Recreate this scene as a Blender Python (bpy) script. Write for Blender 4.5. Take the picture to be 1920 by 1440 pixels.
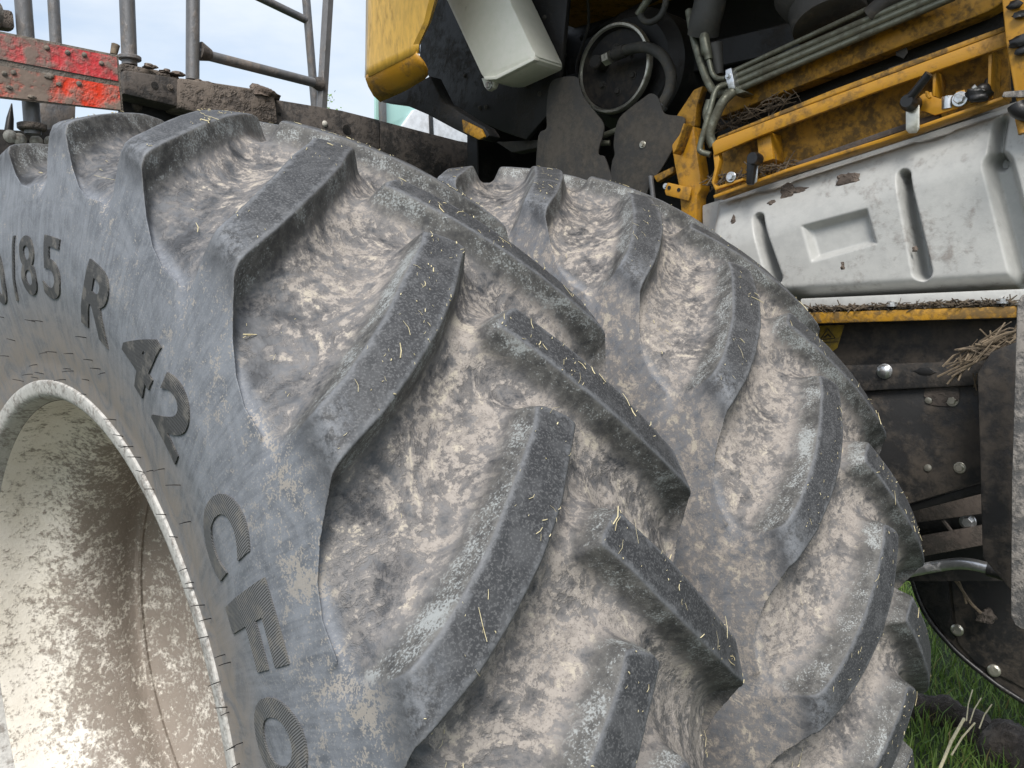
import bpy, bmesh, math, random
import numpy as np
from mathutils import Vector, Matrix

# ------------------------------------------------------------------ scene, camera, sky, sun
for o in list(bpy.data.objects):
    bpy.data.objects.remove(o)
sc = bpy.context.scene
C = sc.collection
rnd = random.Random(7)
R_ = math.radians

CAM = Vector((-0.68516, -1.3736, 0.67119))
FX = Vector((0.68234, -0.73103, 0.00007)).normalized()      # camera right
FU = Vector((0.07472, 0.06984, 0.99476)).normalized()       # camera up
FW = FX.cross(FU) * -1.0
FOC = 1540.26                                               # focal length in pixels of a 1920 wide picture
cd = bpy.data.cameras.new('camera')
cam = bpy.data.objects.new('camera', cd)
C.objects.link(cam)
FW = FU.cross(FX)
Mx = Matrix((FX, FU, -FW)).transposed().to_4x4()
Mx.translation = CAM
cam.matrix_world = Mx
cd.sensor_fit = 'HORIZONTAL'
cd.sensor_width = 36.0
cd.lens = FOC / 1920 * 36.0
cd.clip_start = 0.02
cd.clip_end = 2000
sc.camera = cam

SUN_EL, SUN_AZ = 50.0, 232.0        # azimuth measured clockwise from +Y
w = bpy.data.worlds.new('World')
sc.world = w
w.use_nodes = True
nt = w.node_tree
nt.nodes.clear()
wo = nt.nodes.new('ShaderNodeOutputWorld')
bg = nt.nodes.new('ShaderNodeBackground')
sky = nt.nodes.new('ShaderNodeTexSky')
sky.sky_type = 'NISHITA'
sky.sun_disc = False
sky.sun_elevation = R_(SUN_EL)
sky.sun_rotation = R_(SUN_AZ)
sky.dust_density = 2.5
tc = nt.nodes.new('ShaderNodeTexCoord')
mp = nt.nodes.new('ShaderNodeMapping')
mp.inputs['Scale'].default_value = (1, 1, 3.0)
nz = nt.nodes.new('ShaderNodeTexNoise')
nz.inputs['Scale'].default_value = 3.2
nz.inputs['Detail'].default_value = 7
nz.inputs['Roughness'].default_value = 0.55
rp = nt.nodes.new('ShaderNodeValToRGB')
rp.color_ramp.elements[0].position = 0.36
rp.color_ramp.elements[0].color = (0.42, 0.42, 0.42, 1)
rp.color_ramp.elements[1].position = 0.62
rp.color_ramp.elements[1].color = (0.97, 0.97, 0.97, 1)
mixs = nt.nodes.new('ShaderNodeMix')
mixs.data_type = 'RGBA'
mixs.inputs['B'].default_value = (4.15, 4.55, 5.0, 1)      # thin bright cloud veil
nt.links.new(tc.outputs['Generated'], mp.inputs['Vector'])
nt.links.new(mp.outputs['Vector'], nz.inputs['Vector'])
nt.links.new(nz.outputs['Fac'], rp.inputs['Fac'])
nt.links.new(rp.outputs['Color'], mixs.inputs['Factor'])
nt.links.new(sky.outputs['Color'], mixs.inputs['A'])
nt.links.new(mixs.outputs['Result'], bg.inputs['Color'])
nt.links.new(bg.outputs['Background'], wo.inputs['Surface'])
bg.inputs['Strength'].default_value = 0.115

sd_ = bpy.data.lights.new('sun', 'SUN')
sd_.energy = 2.2
sd_.angle = R_(24)
sd_.color = (1.0, 0.96, 0.9)
sun = bpy.data.objects.new('sun', sd_)
C.objects.link(sun)
az, el = R_(SUN_AZ), R_(SUN_EL)
sdir = Vector((math.sin(az) * math.cos(el), math.cos(az) * math.cos(el), math.sin(el)))
sun.rotation_euler = sdir.to_track_quat('Z', 'Y').to_euler()
sc.view_settings.view_transform = 'Standard'
sc.view_settings.look = 'None'
sc.view_settings.gamma = 1
sc.view_settings.use_curve_mapping = False
sc.view_settings.exposure = 0.85
sc.cycles.max_bounces = 5
sc.cycles.diffuse_bounces = 3
sc.cycles.glossy_bounces = 2
sc.cycles.transmission_bounces = 2


def at(px, py, x=None, y=None, z=None):
    """point of the place seen at a pixel of the 1920x1440 photograph, on the plane x, y or z = const"""
    d = FW + FX * ((px - 960) / FOC) - FU * ((py - 720) / FOC)
    ax, v = (0, x) if x is not None else (1, y) if y is not None else (2, z)
    t = (v - CAM[ax]) / d[ax]
    return CAM + d * t


# ------------------------------------------------------------------ materials
class NT:
    def __init__(s, name):
        s.m = bpy.data.materials.new(name)
        s.m.use_nodes = True
        s.t = s.m.node_tree
        s.b = s.t.nodes['Principled BSDF']

    def n(s, typ, **kw):
        nd = s.t.nodes.new('ShaderNode' + typ)
        for k, v in kw.items():
            if k.startswith('i_'):
                s.set(nd.inputs[k[2:].replace('_', ' ')], v)
            else:
                setattr(nd, k, v)
        return nd

    def set(s, inp, v):
        if hasattr(v, 'is_linked') or hasattr(v, 'links'):
            s.t.links.new(v, inp)
        elif isinstance(v, (tuple, list)) and len(v) == 3 and inp.type == 'RGBA':
            inp.default_value = (*v, 1)
        else:
            inp.default_value = v

    def math(s, op, a, b=0.0, c=0.0):
        nd = s.n('Math', operation=op)
        for i, v in enumerate((a, b, c)):
            s.set(nd.inputs[i], v)
        return nd.outputs[0]

    def mix(s, f, a, b):
        nd = s.n('Mix', data_type='RGBA')
        s.set(nd.inputs['Factor'], f)
        s.set(nd.inputs['A'], a)
        s.set(nd.inputs['B'], b)
        return nd.outputs['Result']

    def step(s, v, lo, hi, a=0.0, b=1.0):
        nd = s.n('MapRange', interpolation_type='SMOOTHSTEP')
        for k, q in zip(('Value', 'From Min', 'From Max', 'To Min', 'To Max'), (v, lo, hi, a, b)):
            s.set(nd.inputs[k], q)
        return nd.outputs[0]

    def noise(s, vec, scale, detail=5, rough=0.55, dist=0.0):
        nd = s.n('TexNoise')
        if vec is not None:
            s.set(nd.inputs['Vector'], vec)
        nd.inputs['Scale'].default_value = scale
        nd.inputs['Detail'].default_value = detail
        nd.inputs['Roughness'].default_value = rough
        nd.inputs['Distortion'].default_value = dist
        return nd.outputs['Fac']

    def attr(s, name):
        return s.n('Attribute', attribute_name=name).outputs['Fac']

    def obj(s):
        return s.n('TexCoord').outputs['Object']

    def comb(s, x, y, z):
        nd = s.n('CombineXYZ')
        for i, v in enumerate((x, y, z)):
            s.set(nd.inputs[i], v)
        return nd.outputs[0]

    def scale(s, v, sx, sy, sz):
        nd = s.n('Mapping')
        s.set(nd.inputs['Vector'], v)
        nd.inputs['Scale'].default_value = (sx, sy, sz)
        return nd.outputs[0]

    def bump(s, h, dist, strength=1.0, prev=None):
        nd = s.n('Bump')
        s.set(nd.inputs['Height'], h)
        nd.inputs['Distance'].default_value = dist
        nd.inputs['Strength'].default_value = strength
        if prev is not None:
            s.set(nd.inputs['Normal'], prev)
        return nd.outputs[0]

    def done(s, col, rough=0.6, metal=0.0, normal=None, spec=0.5):
        s.set(s.b.inputs['Base Color'], col)
        s.set(s.b.inputs['Roughness'], rough)
        s.set(s.b.inputs['Metallic'], metal)
        s.set(s.b.inputs['Specular IOR Level'], spec)
        if normal is not None:
            s.set(s.b.inputs['Normal'], normal)
        return s.m


def dirty(name, base, dirt, amount=0.5, scale=6, rough=0.5, metal=0.0, stretch=(1, 1, 1), bump=0.0015, fine=60, spec=0.5, base2=None):
    """painted or bare surface with patchy dirt and fine specks"""
    k = NT(name)
    v = k.scale(k.obj(), *stretch)
    n1 = k.noise(v, scale, 5, 0.64, 0.4)
    n2 = k.noise(v, fine, 3, 0.68)
    n3 = k.noise(v, scale * 4.3, 3, 0.62)
    f = k.math('ADD', k.math('MULTIPLY', n1, 0.55), k.math('ADD', k.math('MULTIPLY', n2, 0.22), k.math('MULTIPLY', n3, 0.23)))
    lo = 0.66 - 0.32 * amount
    fac = k.step(f, lo - 0.05, lo + 0.10)
    fac = k.math('MULTIPLY', fac, min(1.0, 0.35 + amount))
    b = k.mix(k.step(n3, 0.35, 0.65), base, base2 or tuple(c * 0.82 for c in base))
    d = k.mix(n2, tuple(c * 0.6 for c in dirt), tuple(min(1, c * 1.35) for c in dirt))
    col = k.mix(fac, b, d)
    r = k.math('ADD', k.math('MULTIPLY', fac, max(0.0, 0.92 - rough)), rough)
    h = k.math('ADD', fac, k.math('MULTIPLY', n2, 0.5))
    nn = k.bump(h, bump, 0.7)
    met = k.math('MULTIPLY', k.math('SUBTRACT', 1.0, fac), metal)
    return k.done(col, r, met, nn, spec)


MUD = (0.17, 0.135, 0.11)
M = {}
M['platform'] = dirty('muddy_dark_steel', (0.036, 0.034, 0.033), (0.105, 0.090, 0.080), 0.60, 9, 0.6, bump=0.002, fine=60)
M['platmud'] = dirty('caked_mud_steel', (0.080, 0.068, 0.060), (0.155, 0.128, 0.108), 0.7, 14, 0.85, bump=0.007, fine=55)
M['post'] = dirty('grey_tube', (0.16, 0.16, 0.165), (0.20, 0.165, 0.14), 0.42, 9, 0.42, 0.3, (1, 1, .5), 0.002)
M['yellow'] = dirty('yellow_paint', (0.52, 0.26, 0.018), (0.13, 0.085, 0.035), 0.42, 11, 0.38, bump=0.001, fine=70, base2=(0.52, 0.25, 0.018))
M['yellow_dirty'] = dirty('grimy_yellow_paint', (0.46, 0.235, 0.018), (0.11, 0.072, 0.03), 0.55, 16, 0.5, bump=0.001, fine=90)
M['yellow_panel'] = dirty('dusty_yellow_panel', (0.70, 0.42, 0.07), (0.26, 0.165, 0.06), 0.32, 18, 0.28, stretch=(1, 1, .3), bump=0.0006, fine=90)
M['black'] = dirty('black_grime_and_shade', (0.0085, 0.0085, 0.009), (0.030, 0.026, 0.022), 0.42, 8, 0.55, bump=0.0015)  # grime coat; on the machine's inner walls it also stands in for shade
M['black_dust'] = dirty('dusty_black_panel', (0.018, 0.018, 0.019), (0.075, 0.062, 0.05), 0.52, 6, 0.6, bump=0.0012, fine=45)
M['bar'] = dirty('brown_dusty_bar', (0.055, 0.048, 0.042), (0.095, 0.077, 0.066), 0.6, 8, 0.75)
M['flap'] = dirty('dusty_rubber_flap', (0.10, 0.10, 0.10), (0.30, 0.275, 0.25), 0.6, 10, 0.85, bump=0.002, fine=110)
M['splash'] = dirty('dusty_grey_plate', (0.045, 0.043, 0.040), (0.085, 0.075, 0.062), 0.5, 6, 0.7, bump=0.001)
M['white_tank'] = dirty('white_plastic', (0.47, 0.472, 0.455), (0.14, 0.11, 0.092), 0.27, 9, 0.40, bump=0.0012, fine=75, base2=(0.43, 0.433, 0.42))
M['reservoir'] = dirty('translucent_plastic', (0.74, 0.74, 0.66), (0.14, 0.13, 0.09), 0.10, 9, 0.35, bump=0.0006, base2=(0.70, 0.71, 0.62))
M['zinc'] = dirty('zinc_plating', (0.60, 0.58, 0.50), (0.22, 0.18, 0.13), 0.3, 14, 0.3, 0.8)
M['steel'] = dirty('bright_steel', (0.66, 0.67, 0.68), (0.25, 0.22, 0.19), 0.3, 16, 0.28, 0.9)
M['pipe'] = dirty('olive_pipe', (0.17, 0.175, 0.135), (0.07, 0.065, 0.045), 0.45, 12, 0.38, 0.45)
M['hose'] = dirty('rubber_hose', (0.05, 0.05, 0.047), (0.10, 0.09, 0.07), 0.45, 9, 0.6)
M['plastic'] = dirty('black_plastic', (0.012, 0.012, 0.013), (0.07, 0.06, 0.05), 0.32, 14, 0.4)
M['whitebolt'] = dirty('pale_bolt', (0.52, 0.50, 0.45), (0.2, 0.16, 0.13), 0.42, 30, 0.5)
M['mud'] = dirty('mud', (0.115, 0.09, 0.075), (0.20, 0.16, 0.13), 0.5, 14, 0.95, bump=0.01, fine=45)
M['darkmud'] = dirty('dark_mud', (0.055, 0.046, 0.039), (0.12, 0.10, 0.085), 0.5, 10, 0.95, bump=0.012, fine=35)
M['straw'] = dirty('straw', (0.68, 0.60, 0.38), (0.45, 0.37, 0.2), 0.4, 30, 0.7, bump=0.0002)
M['oldstraw'] = dirty('old_straw', (0.12, 0.092, 0.062), (0.05, 0.038, 0.028), 0.5, 30, 0.8, bump=0.0002)
M['twig'] = dirty('brown_twig', (0.20, 0.155, 0.105), (0.10, 0.08, 0.06), 0.5, 24, 0.8, bump=0.0002)
M['red_a'] = dirty('pinkish_red_reflector', (0.66, 0.055, 0.065), (0.22, 0.165, 0.14), 0.66, 6, 0.4, bump=0.004, fine=32)
M['red_b'] = dirty('orange_red_reflector', (0.80, 0.055, 0.02), (0.22, 0.17, 0.14), 0.72, 6, 0.4, bump=0.005, fine=30)
M['plate'] = dirty('muddy_plate', (0.15, 0.14, 0.125), (0.20, 0.165, 0.135), 0.6, 9, 0.8, bump=0.004, fine=40)
M['sticker'] = dirty('yellow_sticker', (0.42, 0.28, 0.03), (0.15, 0.115, 0.05), 0.5, 20, 0.6)
M['ink'] = dirty('black_print', (0.05, 0.042, 0.025), (0.10, 0.08, 0.04), 0.5, 20, 0.7)
M['paleblue'] = dirty('pale_body', (0.60, 0.62, 0.66), (0.45, 0.45, 0.46), 0.4, 3, 0.4)


def tyre_material(name, seed, outer):
    k = NT(name)
    P = k.n('TexCoord').outputs['Object']
    off = k.n('VectorMath', operation='ADD')
    k.set(off.inputs[0], P)
    off.inputs[1].default_value = (seed * 3.1, seed * 1.7, seed * 0.9)
    P = off.outputs[0]
    ld0, la, ar = k.attr('lugd'), k.attr('lat'), k.attr('arc')
    al = k.math('ABSOLUTE', la)
    U = k.comb(la, ar, seed * 1.0)
    n_mud = k.noise(P, 16, 5, 0.70, 0.6)
    n_swl = k.noise(P, 12, 5, 0.66, 2.6)                                # swirled smears
    n_mid = k.noise(P, 85, 4, 0.74, 0.3)
    n_fin = k.noise(P, 380, 1, 0.7)
    n_rad = k.noise(k.scale(U, 12.0, 95.0, 1.0), 1.0, 4, 0.68, 0.5)     # wipes running outwards
    # ragged distance to the lug edge
    ld = k.math('ADD', ld0, k.math('MULTIPLY', k.math('SUBTRACT', n_mid, 0.5), 0.022))
    ld = k.math('ADD', ld, k.math('MULTIPLY', k.math('SUBTRACT', n_rad, 0.5), 0.007))
    face = k.math('MULTIPLY', k.step(ld0, 0.0000, 0.0035), k.step(al, 0.29, 0.250))
    low = k.step(ld, -0.005, -0.020)
    tread = k.step(al, 0.315, 0.270)
    floor_ = k.math('MULTIPLY', low, tread)
    side = k.math('MULTIPLY', k.math('SUBTRACT', 1.0, k.step(ld0, 0.0000, 0.0035)), k.math('MULTIPLY', k.math('SUBTRACT', 1.0, low), tread))
    wall = k.math('SUBTRACT', 1.0, tread)
    # sidewall: pale blue-grey bloom, brown dust towards the bead
    bl = k.math('ADD', k.math('MULTIPLY', n_rad, 0.45), k.math('MULTIPLY', n_swl, 0.55))
    wcol = k.mix(k.step(bl, 0.30, 0.66), (0.100, 0.109, 0.126), (0.205, 0.219, 0.245))
    wcol = k.mix(k.step(n_fin, 0.54, 0.70, 0.0, 0.45), wcol, (0.26, 0.262, 0.265))
    bead = k.math('MULTIPLY', k.step(al, 0.46, 0.61), k.step(n_swl, 0.30, 0.60, 0.25, 1.0))
    wcol = k.mix(k.math('MULTIPLY', bead, 0.8), wcol, (0.235, 0.198, 0.165))
    spl = k.math('ADD', k.math('ADD', k.math('MULTIPLY', n_mid, 0.36), k.math('MULTIPLY', n_mud, 0.40)), k.math('MULTIPLY', n_fin, 0.24))
    spl = k.math('ADD', spl, k.math('MULTIPLY', k.step(ar, 1.25, 0.30, -0.6, 1.0), k.step(al, 0.46, 0.36, 0.010, 0.042)))
    spf = k.math('MULTIPLY', k.step(spl, 0.545, 0.580), k.step(al, 0.52, 0.33))
    wcol = k.mix(k.math('MULTIPLY', spf, 0.8), wcol, (0.33, 0.30, 0.265))
    # flanks and groove rubber
    rub = k.mix(k.step(n_mud, 0.32, 0.68), (0.036, 0.038, 0.043), (0.135, 0.141, 0.153))
    col = k.mix(tread, wcol, rub)
    facec = k.mix(k.step(n_fin, 0.48, 0.68), (0.036, 0.038, 0.042), (0.100, 0.102, 0.106))
    facec = k.mix(k.math('MULTIPLY', k.step(n_swl, 0.46, 0.66), 0.42), facec, (0.115, 0.118, 0.124))
    facec = k.mix(k.math('MULTIPLY', k.step(ld, 0.010, 0.001), 0.55), facec, (0.19, 0.198, 0.212))
    sidec = k.mix(k.step(k.math('ADD', k.math('MULTIPLY', n_mud, 0.45), k.math('MULTIPLY', n_mid, 0.55)), 0.34, 0.66), (0.038, 0.038, 0.038), (0.150, 0.146, 0.137))
    col = k.mix(k.math('MULTIPLY', side, 0.9), col, sidec)
    eb = k.math('MULTIPLY', k.step(ld, -0.013, -0.006), k.step(ld, 0.003, -0.003))
    bloom = k.math('MULTIPLY', k.math('MULTIPLY', eb, side), k.step(k.math('ADD', k.math('MULTIPLY', n_mud, 0.6), k.math('MULTIPLY', n_fin, 0.4)), 0.49, 0.60))
    col = k.mix(k.math('MULTIPLY', bloom, 0.6), col, (0.40, 0.43, 0.435))
    col = k.mix(face, col, facec)
    tip = k.math('MULTIPLY', k.math('MULTIPLY', face, k.step(al, 0.205, 0.262)), k.step(k.math('ADD', k.math('MULTIPLY', n_mid, 0.6), k.math('MULTIPLY', n_mud, 0.4)), 0.42, 0.58))
    col = k.mix(k.math('MULTIPLY', tip, 0.6), col, (0.22, 0.235, 0.26))
    # mud: thick in the middle of the tread, thin towards the clean outer shoulder
    if outer:
        dens = k.math('ADD', k.step(la, -0.285, -0.10, -0.070, 0.004), k.step(ar, 1.35, 0.45, -0.038, 0.006))
        zone = k.math('MAXIMUM', floor_, k.math('MULTIPLY', wall, k.step(la, 0.1, 0.2)))
    else:
        dens = k.math('ADD', k.step(ar, 1.5, 0.5, -0.035, 0.012), k.step(al, 0.27, 0.34, 0.0, -0.04))  # sparser wall mud darkens the sides, imitating shade between the tyres
        zone = k.math('MAXIMUM', floor_, k.math('MULTIPLY', wall, 0.9))
    mm = k.math('ADD', k.math('ADD', k.math('MULTIPLY', n_mud, 0.26), k.math('MULTIPLY', n_swl, 0.34)), k.math('ADD', k.math('MULTIPLY', n_mid, 0.34), k.math('MULTIPLY', n_rad, 0.06)))
    mm = k.math('ADD', mm, dens)
    thin = k.math('MULTIPLY', k.step(mm, 0.385, 0.49), zone)              # film
    mudf = k.math('MULTIPLY', k.step(mm, 0.484, 0.516), zone)            # crust
    mudc = k.mix(k.step(n_mid, 0.32, 0.66), (0.215, 0.195, 0.180), (0.350, 0.316, 0.286))
    mudc = k.mix(k.math('MULTIPLY', k.step(n_swl, 0.58, 0.64), k.step(n_mid, 0.42, 0.52)), mudc, (0.46, 0.415, 0.345))
    mudc = k.mix(k.step(n_fin, 0.44, 0.30, 0.0, 0.5), mudc, (0.11, 0.098, 0.09))
    col = k.mix(k.math('MULTIPLY', thin, 0.66), col, (0.205, 0.190, 0.180))
    col = k.mix(k.math('MULTIPLY', mudf, 0.9), col, mudc)
    rough = k.math('ADD', k.math('MULTIPLY', mudf, 0.25), k.math('ADD', 0.58, k.math('MULTIPLY', n_mid, 0.14)))
    crust = k.math('MULTIPLY', k.step(k.math('ADD', k.math('MULTIPLY', n_swl, 0.6), k.math('MULTIPLY', n_mid, 0.4)), 0.44, 0.54), k.math('MULTIPLY', k.step(ld0, -0.01, -0.03), tread))
    hgt = k.math('ADD', k.math('MULTIPLY', crust, k.math('ADD', 0.25, k.math('MULTIPLY', n_mid, 0.7))), k.math('MULTIPLY', n_fin, 0.16))
    nb = k.bump(hgt, 0.0016, 0.8)
    return k.done(col, rough, 0.0, nb, 0.45)


def letter_material(name, dark, light):
    k = NT(name)
    P = k.obj()
    wv = k.n('TexWave', wave_type='BANDS', bands_direction='DIAGONAL')
    k.set(wv.inputs['Vector'], P)
    wv.inputs['Scale'].default_value = 175
    n = k.noise(P, 40, 6, 0.65)
    col = k.mix(k.math('MULTIPLY', wv.outputs['Fac'], 0.8), dark, light)
    col = k.mix(k.step(n, 0.47, 0.64, 0.0, 0.75), col, (0.19, 0.18, 0.165))
    return k.done(col, 0.75, 0, k.bump(wv.outputs['Fac'], 0.0012, 0.8), 0.3)


def rim_material():
    k = NT('cream_rim_paint')
    P = k.obj()
    x = k.n('SeparateXYZ')
    k.set(x.inputs[0], P)
    dp = x.outputs['X']
    n1 = k.noise(P, 7, 6, 0.7, 0.3)
    n2 = k.noise(P, 38, 6, 0.72, 0.2)
    n3 = k.noise(P, 130, 4, 0.7)
    f = k.math('ADD', k.math('ADD', k.math('MULTIPLY', n1, 0.24), k.math('MULTIPLY', n2, 0.40)), k.math('MULTIPLY', n3, 0.36))
    f = k.math('ADD', f, k.step(dp, -0.20, -0.02, -0.065, 0.046))
    d = k.step(f, 0.445, 0.555)
    cream = k.mix(k.step(n1, 0.3, 0.7), (0.76, 0.72, 0.655), (0.68, 0.635, 0.55))
    brown = k.mix(n2, (0.105, 0.082, 0.066), (0.27, 0.225, 0.19))
    col = k.mix(k.math('MULTIPLY', d, 0.88), cream, brown)
    return k.done(col, k.math('ADD', 0.4, k.math('MULTIPLY', d, 0.4)), 0, k.bump(k.math('ADD', d, n3), 0.002, 0.6), 0.45)


M['tyre_a'] = tyre_material('outer_tyre_rubber', 1.0, True)
M['tyre_b'] = tyre_material('inner_tyre_rubber', 5.0, False)
M['letter'] = letter_material('ribbed_letter_rubber', (0.035, 0.035, 0.036), (0.12, 0.122, 0.125))
M['letter_worn'] = letter_material('worn_ribbed_letter', (0.075, 0.077, 0.080), (0.185, 0.188, 0.192))
M['rim'] = rim_material()
M['flange'] = dirty('scuffed_flange_paint', (0.50, 0.49, 0.465), (0.19, 0.165, 0.145), 0.44, 34, 0.65, fine=190)


# ------------------------------------------------------------------ object helpers
def tag(o, label=None, cat=None, group=None, kind=None):
    if label: o['label'] = label
    if cat: o['category'] = cat
    if group: o['group'] = group
    if kind: o['kind'] = kind
    return o


def thing(name, loc, label, cat, group=None):
    e = bpy.data.objects.new(name, None)
    e.location = loc
    e.empty_display_size = 0.1
    C.objects.link(e)
    return tag(e, label, cat, group)


def root_loc(o):
    v = Vector((0, 0, 0))
    while o is not None:
        v += o.location
        o = o.parent
    return v


def link(name, me, mat, parent=None, smooth=False):
    """mesh in world coordinates; a part keeps its place under its parent"""
    me.materials.append(M[mat] if isinstance(mat, str) else mat)
    if smooth:
        me.shade_smooth()
    o = bpy.data.objects.new(name, me)
    C.objects.link(o)
    if parent is not None:
        o.parent = parent
        o.location = -root_loc(parent)
    return o


def fin(bm, name, mat, parent=None, smooth=False, angle=None):
    bmesh.ops.recalc_face_normals(bm, faces=bm.faces[:])
    me = bpy.data.meshes.new(name)
    bm.to_mesh(me)
    bm.free()
    o = link(name, me, mat, parent, smooth)
    if angle is not None:
        me.shade_smooth()
        me.set_sharp_from_angle(angle=R_(angle))
    return o


def prism(name, pts, ext, mat, parent=None, bev=0.003, seg=2):
    """polygon of world points pulled along ext into a solid with rounded edges"""
    bm = bmesh.new()
    a = [bm.verts.new(p) for p in pts]
    b = [bm.verts.new(Vector(p) + Vector(ext)) for p in pts]
    n = len(pts)
    bm.faces.new(a)
    bm.faces.new(b[::-1])
    for i in range(n):
        bm.faces.new((a[i], b[i], b[(i + 1) % n], a[(i + 1) % n]))
    bmesh.ops.recalc_face_normals(bm, faces=bm.faces[:])
    if bev:
        bmesh.ops.bevel(bm, geom=bm.edges[:], offset=bev, segments=seg, affect='EDGES', profile=0.5)
    return fin(bm, name, mat, parent, angle=35)


def ppoly(name, pix, ext, mat, parent=None, bev=0.003, **pl):
    return prism(name, [at(a, b, **pl) for a, b in pix], ext, mat, parent, bev)


def rounded(pix, n=4):
    """closed smooth outline through the given corners"""
    m = len(pix)
    out = []
    for i in range(m):
        a, b, c, d = [Vector((*pix[(i + j - 1) % m], 0)) for j in range(4)]
        for q in range(n):
            t = q / n
            v = 0.5 * ((2 * b) + (c - a) * t + (2 * a - 5 * b + 4 * c - d) * t * t + (3 * b - a - 3 * c + d) * t ** 3)
            out.append((v.x, v.y))
    return out


def spline(pts, n=6):
    """Catmull-Rom through points"""
    P = [Vector(p) for p in pts]
    P = [P[0] * 2 - P[1]] + P + [P[-1] * 2 - P[-2]]
    out = []
    for i in range(1, len(P) - 2):
        for k in range(n):
            t = k / n
            a, b, c, d = P[i - 1:i + 3]
            out.append(0.5 * ((2 * b) + (c - a) * t + (2 * a - 5 * b + 4 * c - d) * t * t + (3 * b - a - 3 * c + d) * t ** 3))
    out.append(P[-2])
    return out


def tube_bm(bm, pts, rad, seg=14, square=False):
    pts = [Vector(p) for p in pts]
    rads = rad if isinstance(rad, (list, tuple)) else [rad] * len(pts)
    rings = []
    ref = None
    for i, p in enumerate(pts):
        t = (pts[min(i + 1, len(pts) - 1)] - pts[max(i - 1, 0)]).normalized()
        if ref is None:
            ref = Vector((0, 0, 1)) if abs(t.z) < 0.8 else Vector((1, 0, 0))
        u = (ref - t * ref.dot(t)).normalized()
        ref = u
        v = t.cross(u)
        rings.append([bm.verts.new(p + (u * math.cos(2 * math.pi * j / seg) + v * math.sin(2 * math.pi * j / seg)) * rads[i]) for j in range(seg)])
    for a, b in zip(rings, rings[1:]):
        for j in range(seg):
            bm.faces.new((a[j], a[(j + 1) % seg], b[(j + 1) % seg], b[j]))
    bm.faces.new(rings[0][::-1])
    bm.faces.new(rings[-1])


def tube(name, pts, rad, mat, parent=None, seg=14, smooth_path=False):
    bm = bmesh.new()
    tube_bm(bm, spline(pts) if smooth_path else pts, rad, seg)
    return fin(bm, name, mat, parent, angle=50)


def lathe(name, prof, origin, axis, mat, parent=None, seg=40, caps=True):
    """profile (h, r) turned about an axis through origin"""
    ax = Vector(axis).normalized()
    u = ax.orthogonal().normalized()
    v = ax.cross(u)
    bm = bmesh.new()
    rings = []
    for h, r in prof:
        c = Vector(origin) + ax * h
        rings.append([bm.verts.new(c + (u * math.cos(2 * math.pi * j / seg) + v * math.sin(2 * math.pi * j / seg)) * max(r, 1e-4)) for j in range(seg)])
    for a, b in zip(rings, rings[1:]):
        for j in range(seg):
            bm.faces.new((a[j], a[(j + 1) % seg], b[(j + 1) % seg], b[j]))
    if caps:
        bm.faces.new(rings[0][::-1])
        bm.faces.new(rings[-1])
    return fin(bm, name, mat, parent, angle=32)


def bolt(p, axis, r, mat='steel', parent=None, name='bolt', hexa=True):
    """washer with a hexagonal or domed head standing on p"""
    ax = Vector(axis).normalized()
    u = ax.orthogonal().normalized()
    v = ax.cross(u)
    bm = bmesh.new()

    def ring(h, rr, n=20):
        return [bm.verts.new(Vector(p) + ax * h + (u * math.cos(2 * math.pi * j / n) + v * math.sin(2 * math.pi * j / n)) * rr) for j in range(n)]

    def stack(prof, n):
        rs = [ring(h, q, n) for h, q in prof]
        for a, b in zip(rs, rs[1:]):
            for j in range(n):
                bm.faces.new((a[j], a[(j + 1) % n], b[(j + 1) % n], b[j]))
        bm.faces.new(rs[-1])
    stack([(-0.002, r), (r * 0.14, r), (r * 0.2, r * 0.93)], 20)
    if hexa:
        stack([(0, r * 0.68), (r * 0.62, r * 0.68), (r * 0.72, r * 0.58)], 6)
    else:
        stack([(0, r * 0.9), (r * 0.35, r * 0.86), (r * 0.62, r * 0.6), (r * 0.74, r * 0.25)], 16)
    return fin(bm, name, mat, parent, angle=30)


# ------------------------------------------------------------------ the ground
def ground():
    bm = bmesh.new()
    s = 400
    n = 24
    xs = [-s, -60, -20, -8] + [-4 + i * 0.7 for i in range(1, 18)] + [14, 30, 80, s]
    vs = [[bm.verts.new((x, y, -0.93 + (0.02 * math.sin(x * 2.1) * math.sin(y * 1.7 + 1) if abs(x) < 10 and abs(y) < 10 else 0))) for y in xs] for x in xs]
    for i in range(len(xs) - 1):
        for j in range(len(xs) - 1):
            bm.faces.new((vs[i][j], vs[i + 1][j], vs[i + 1][j + 1], vs[i][j + 1]))
    k = NT('soil_and_turf')
    P = k.obj()
    n1 = k.noise(P, 3, 8, 0.6)
    n2 = k.noise(P, 60, 6, 0.7)
    col = k.mix(k.step(n1, 0.35, 0.65), (0.030, 0.052, 0.014), (0.050, 0.080, 0.020))
    col = k.mix(k.step(n2, 0.5, 0.7, 0, 0.6), col, (0.05, 0.045, 0.022))
    m = k.done(col, 0.9, 0, k.bump(n2, 0.03))
    o = fin(bm, 'ground', m, None, True)
    tag(o, kind='structure')


ground()

# ------------------------------------------------------------------ the two tyres
NL = 23
DP = 2 * math.pi / NL
TH0 = 1.76393
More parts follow.
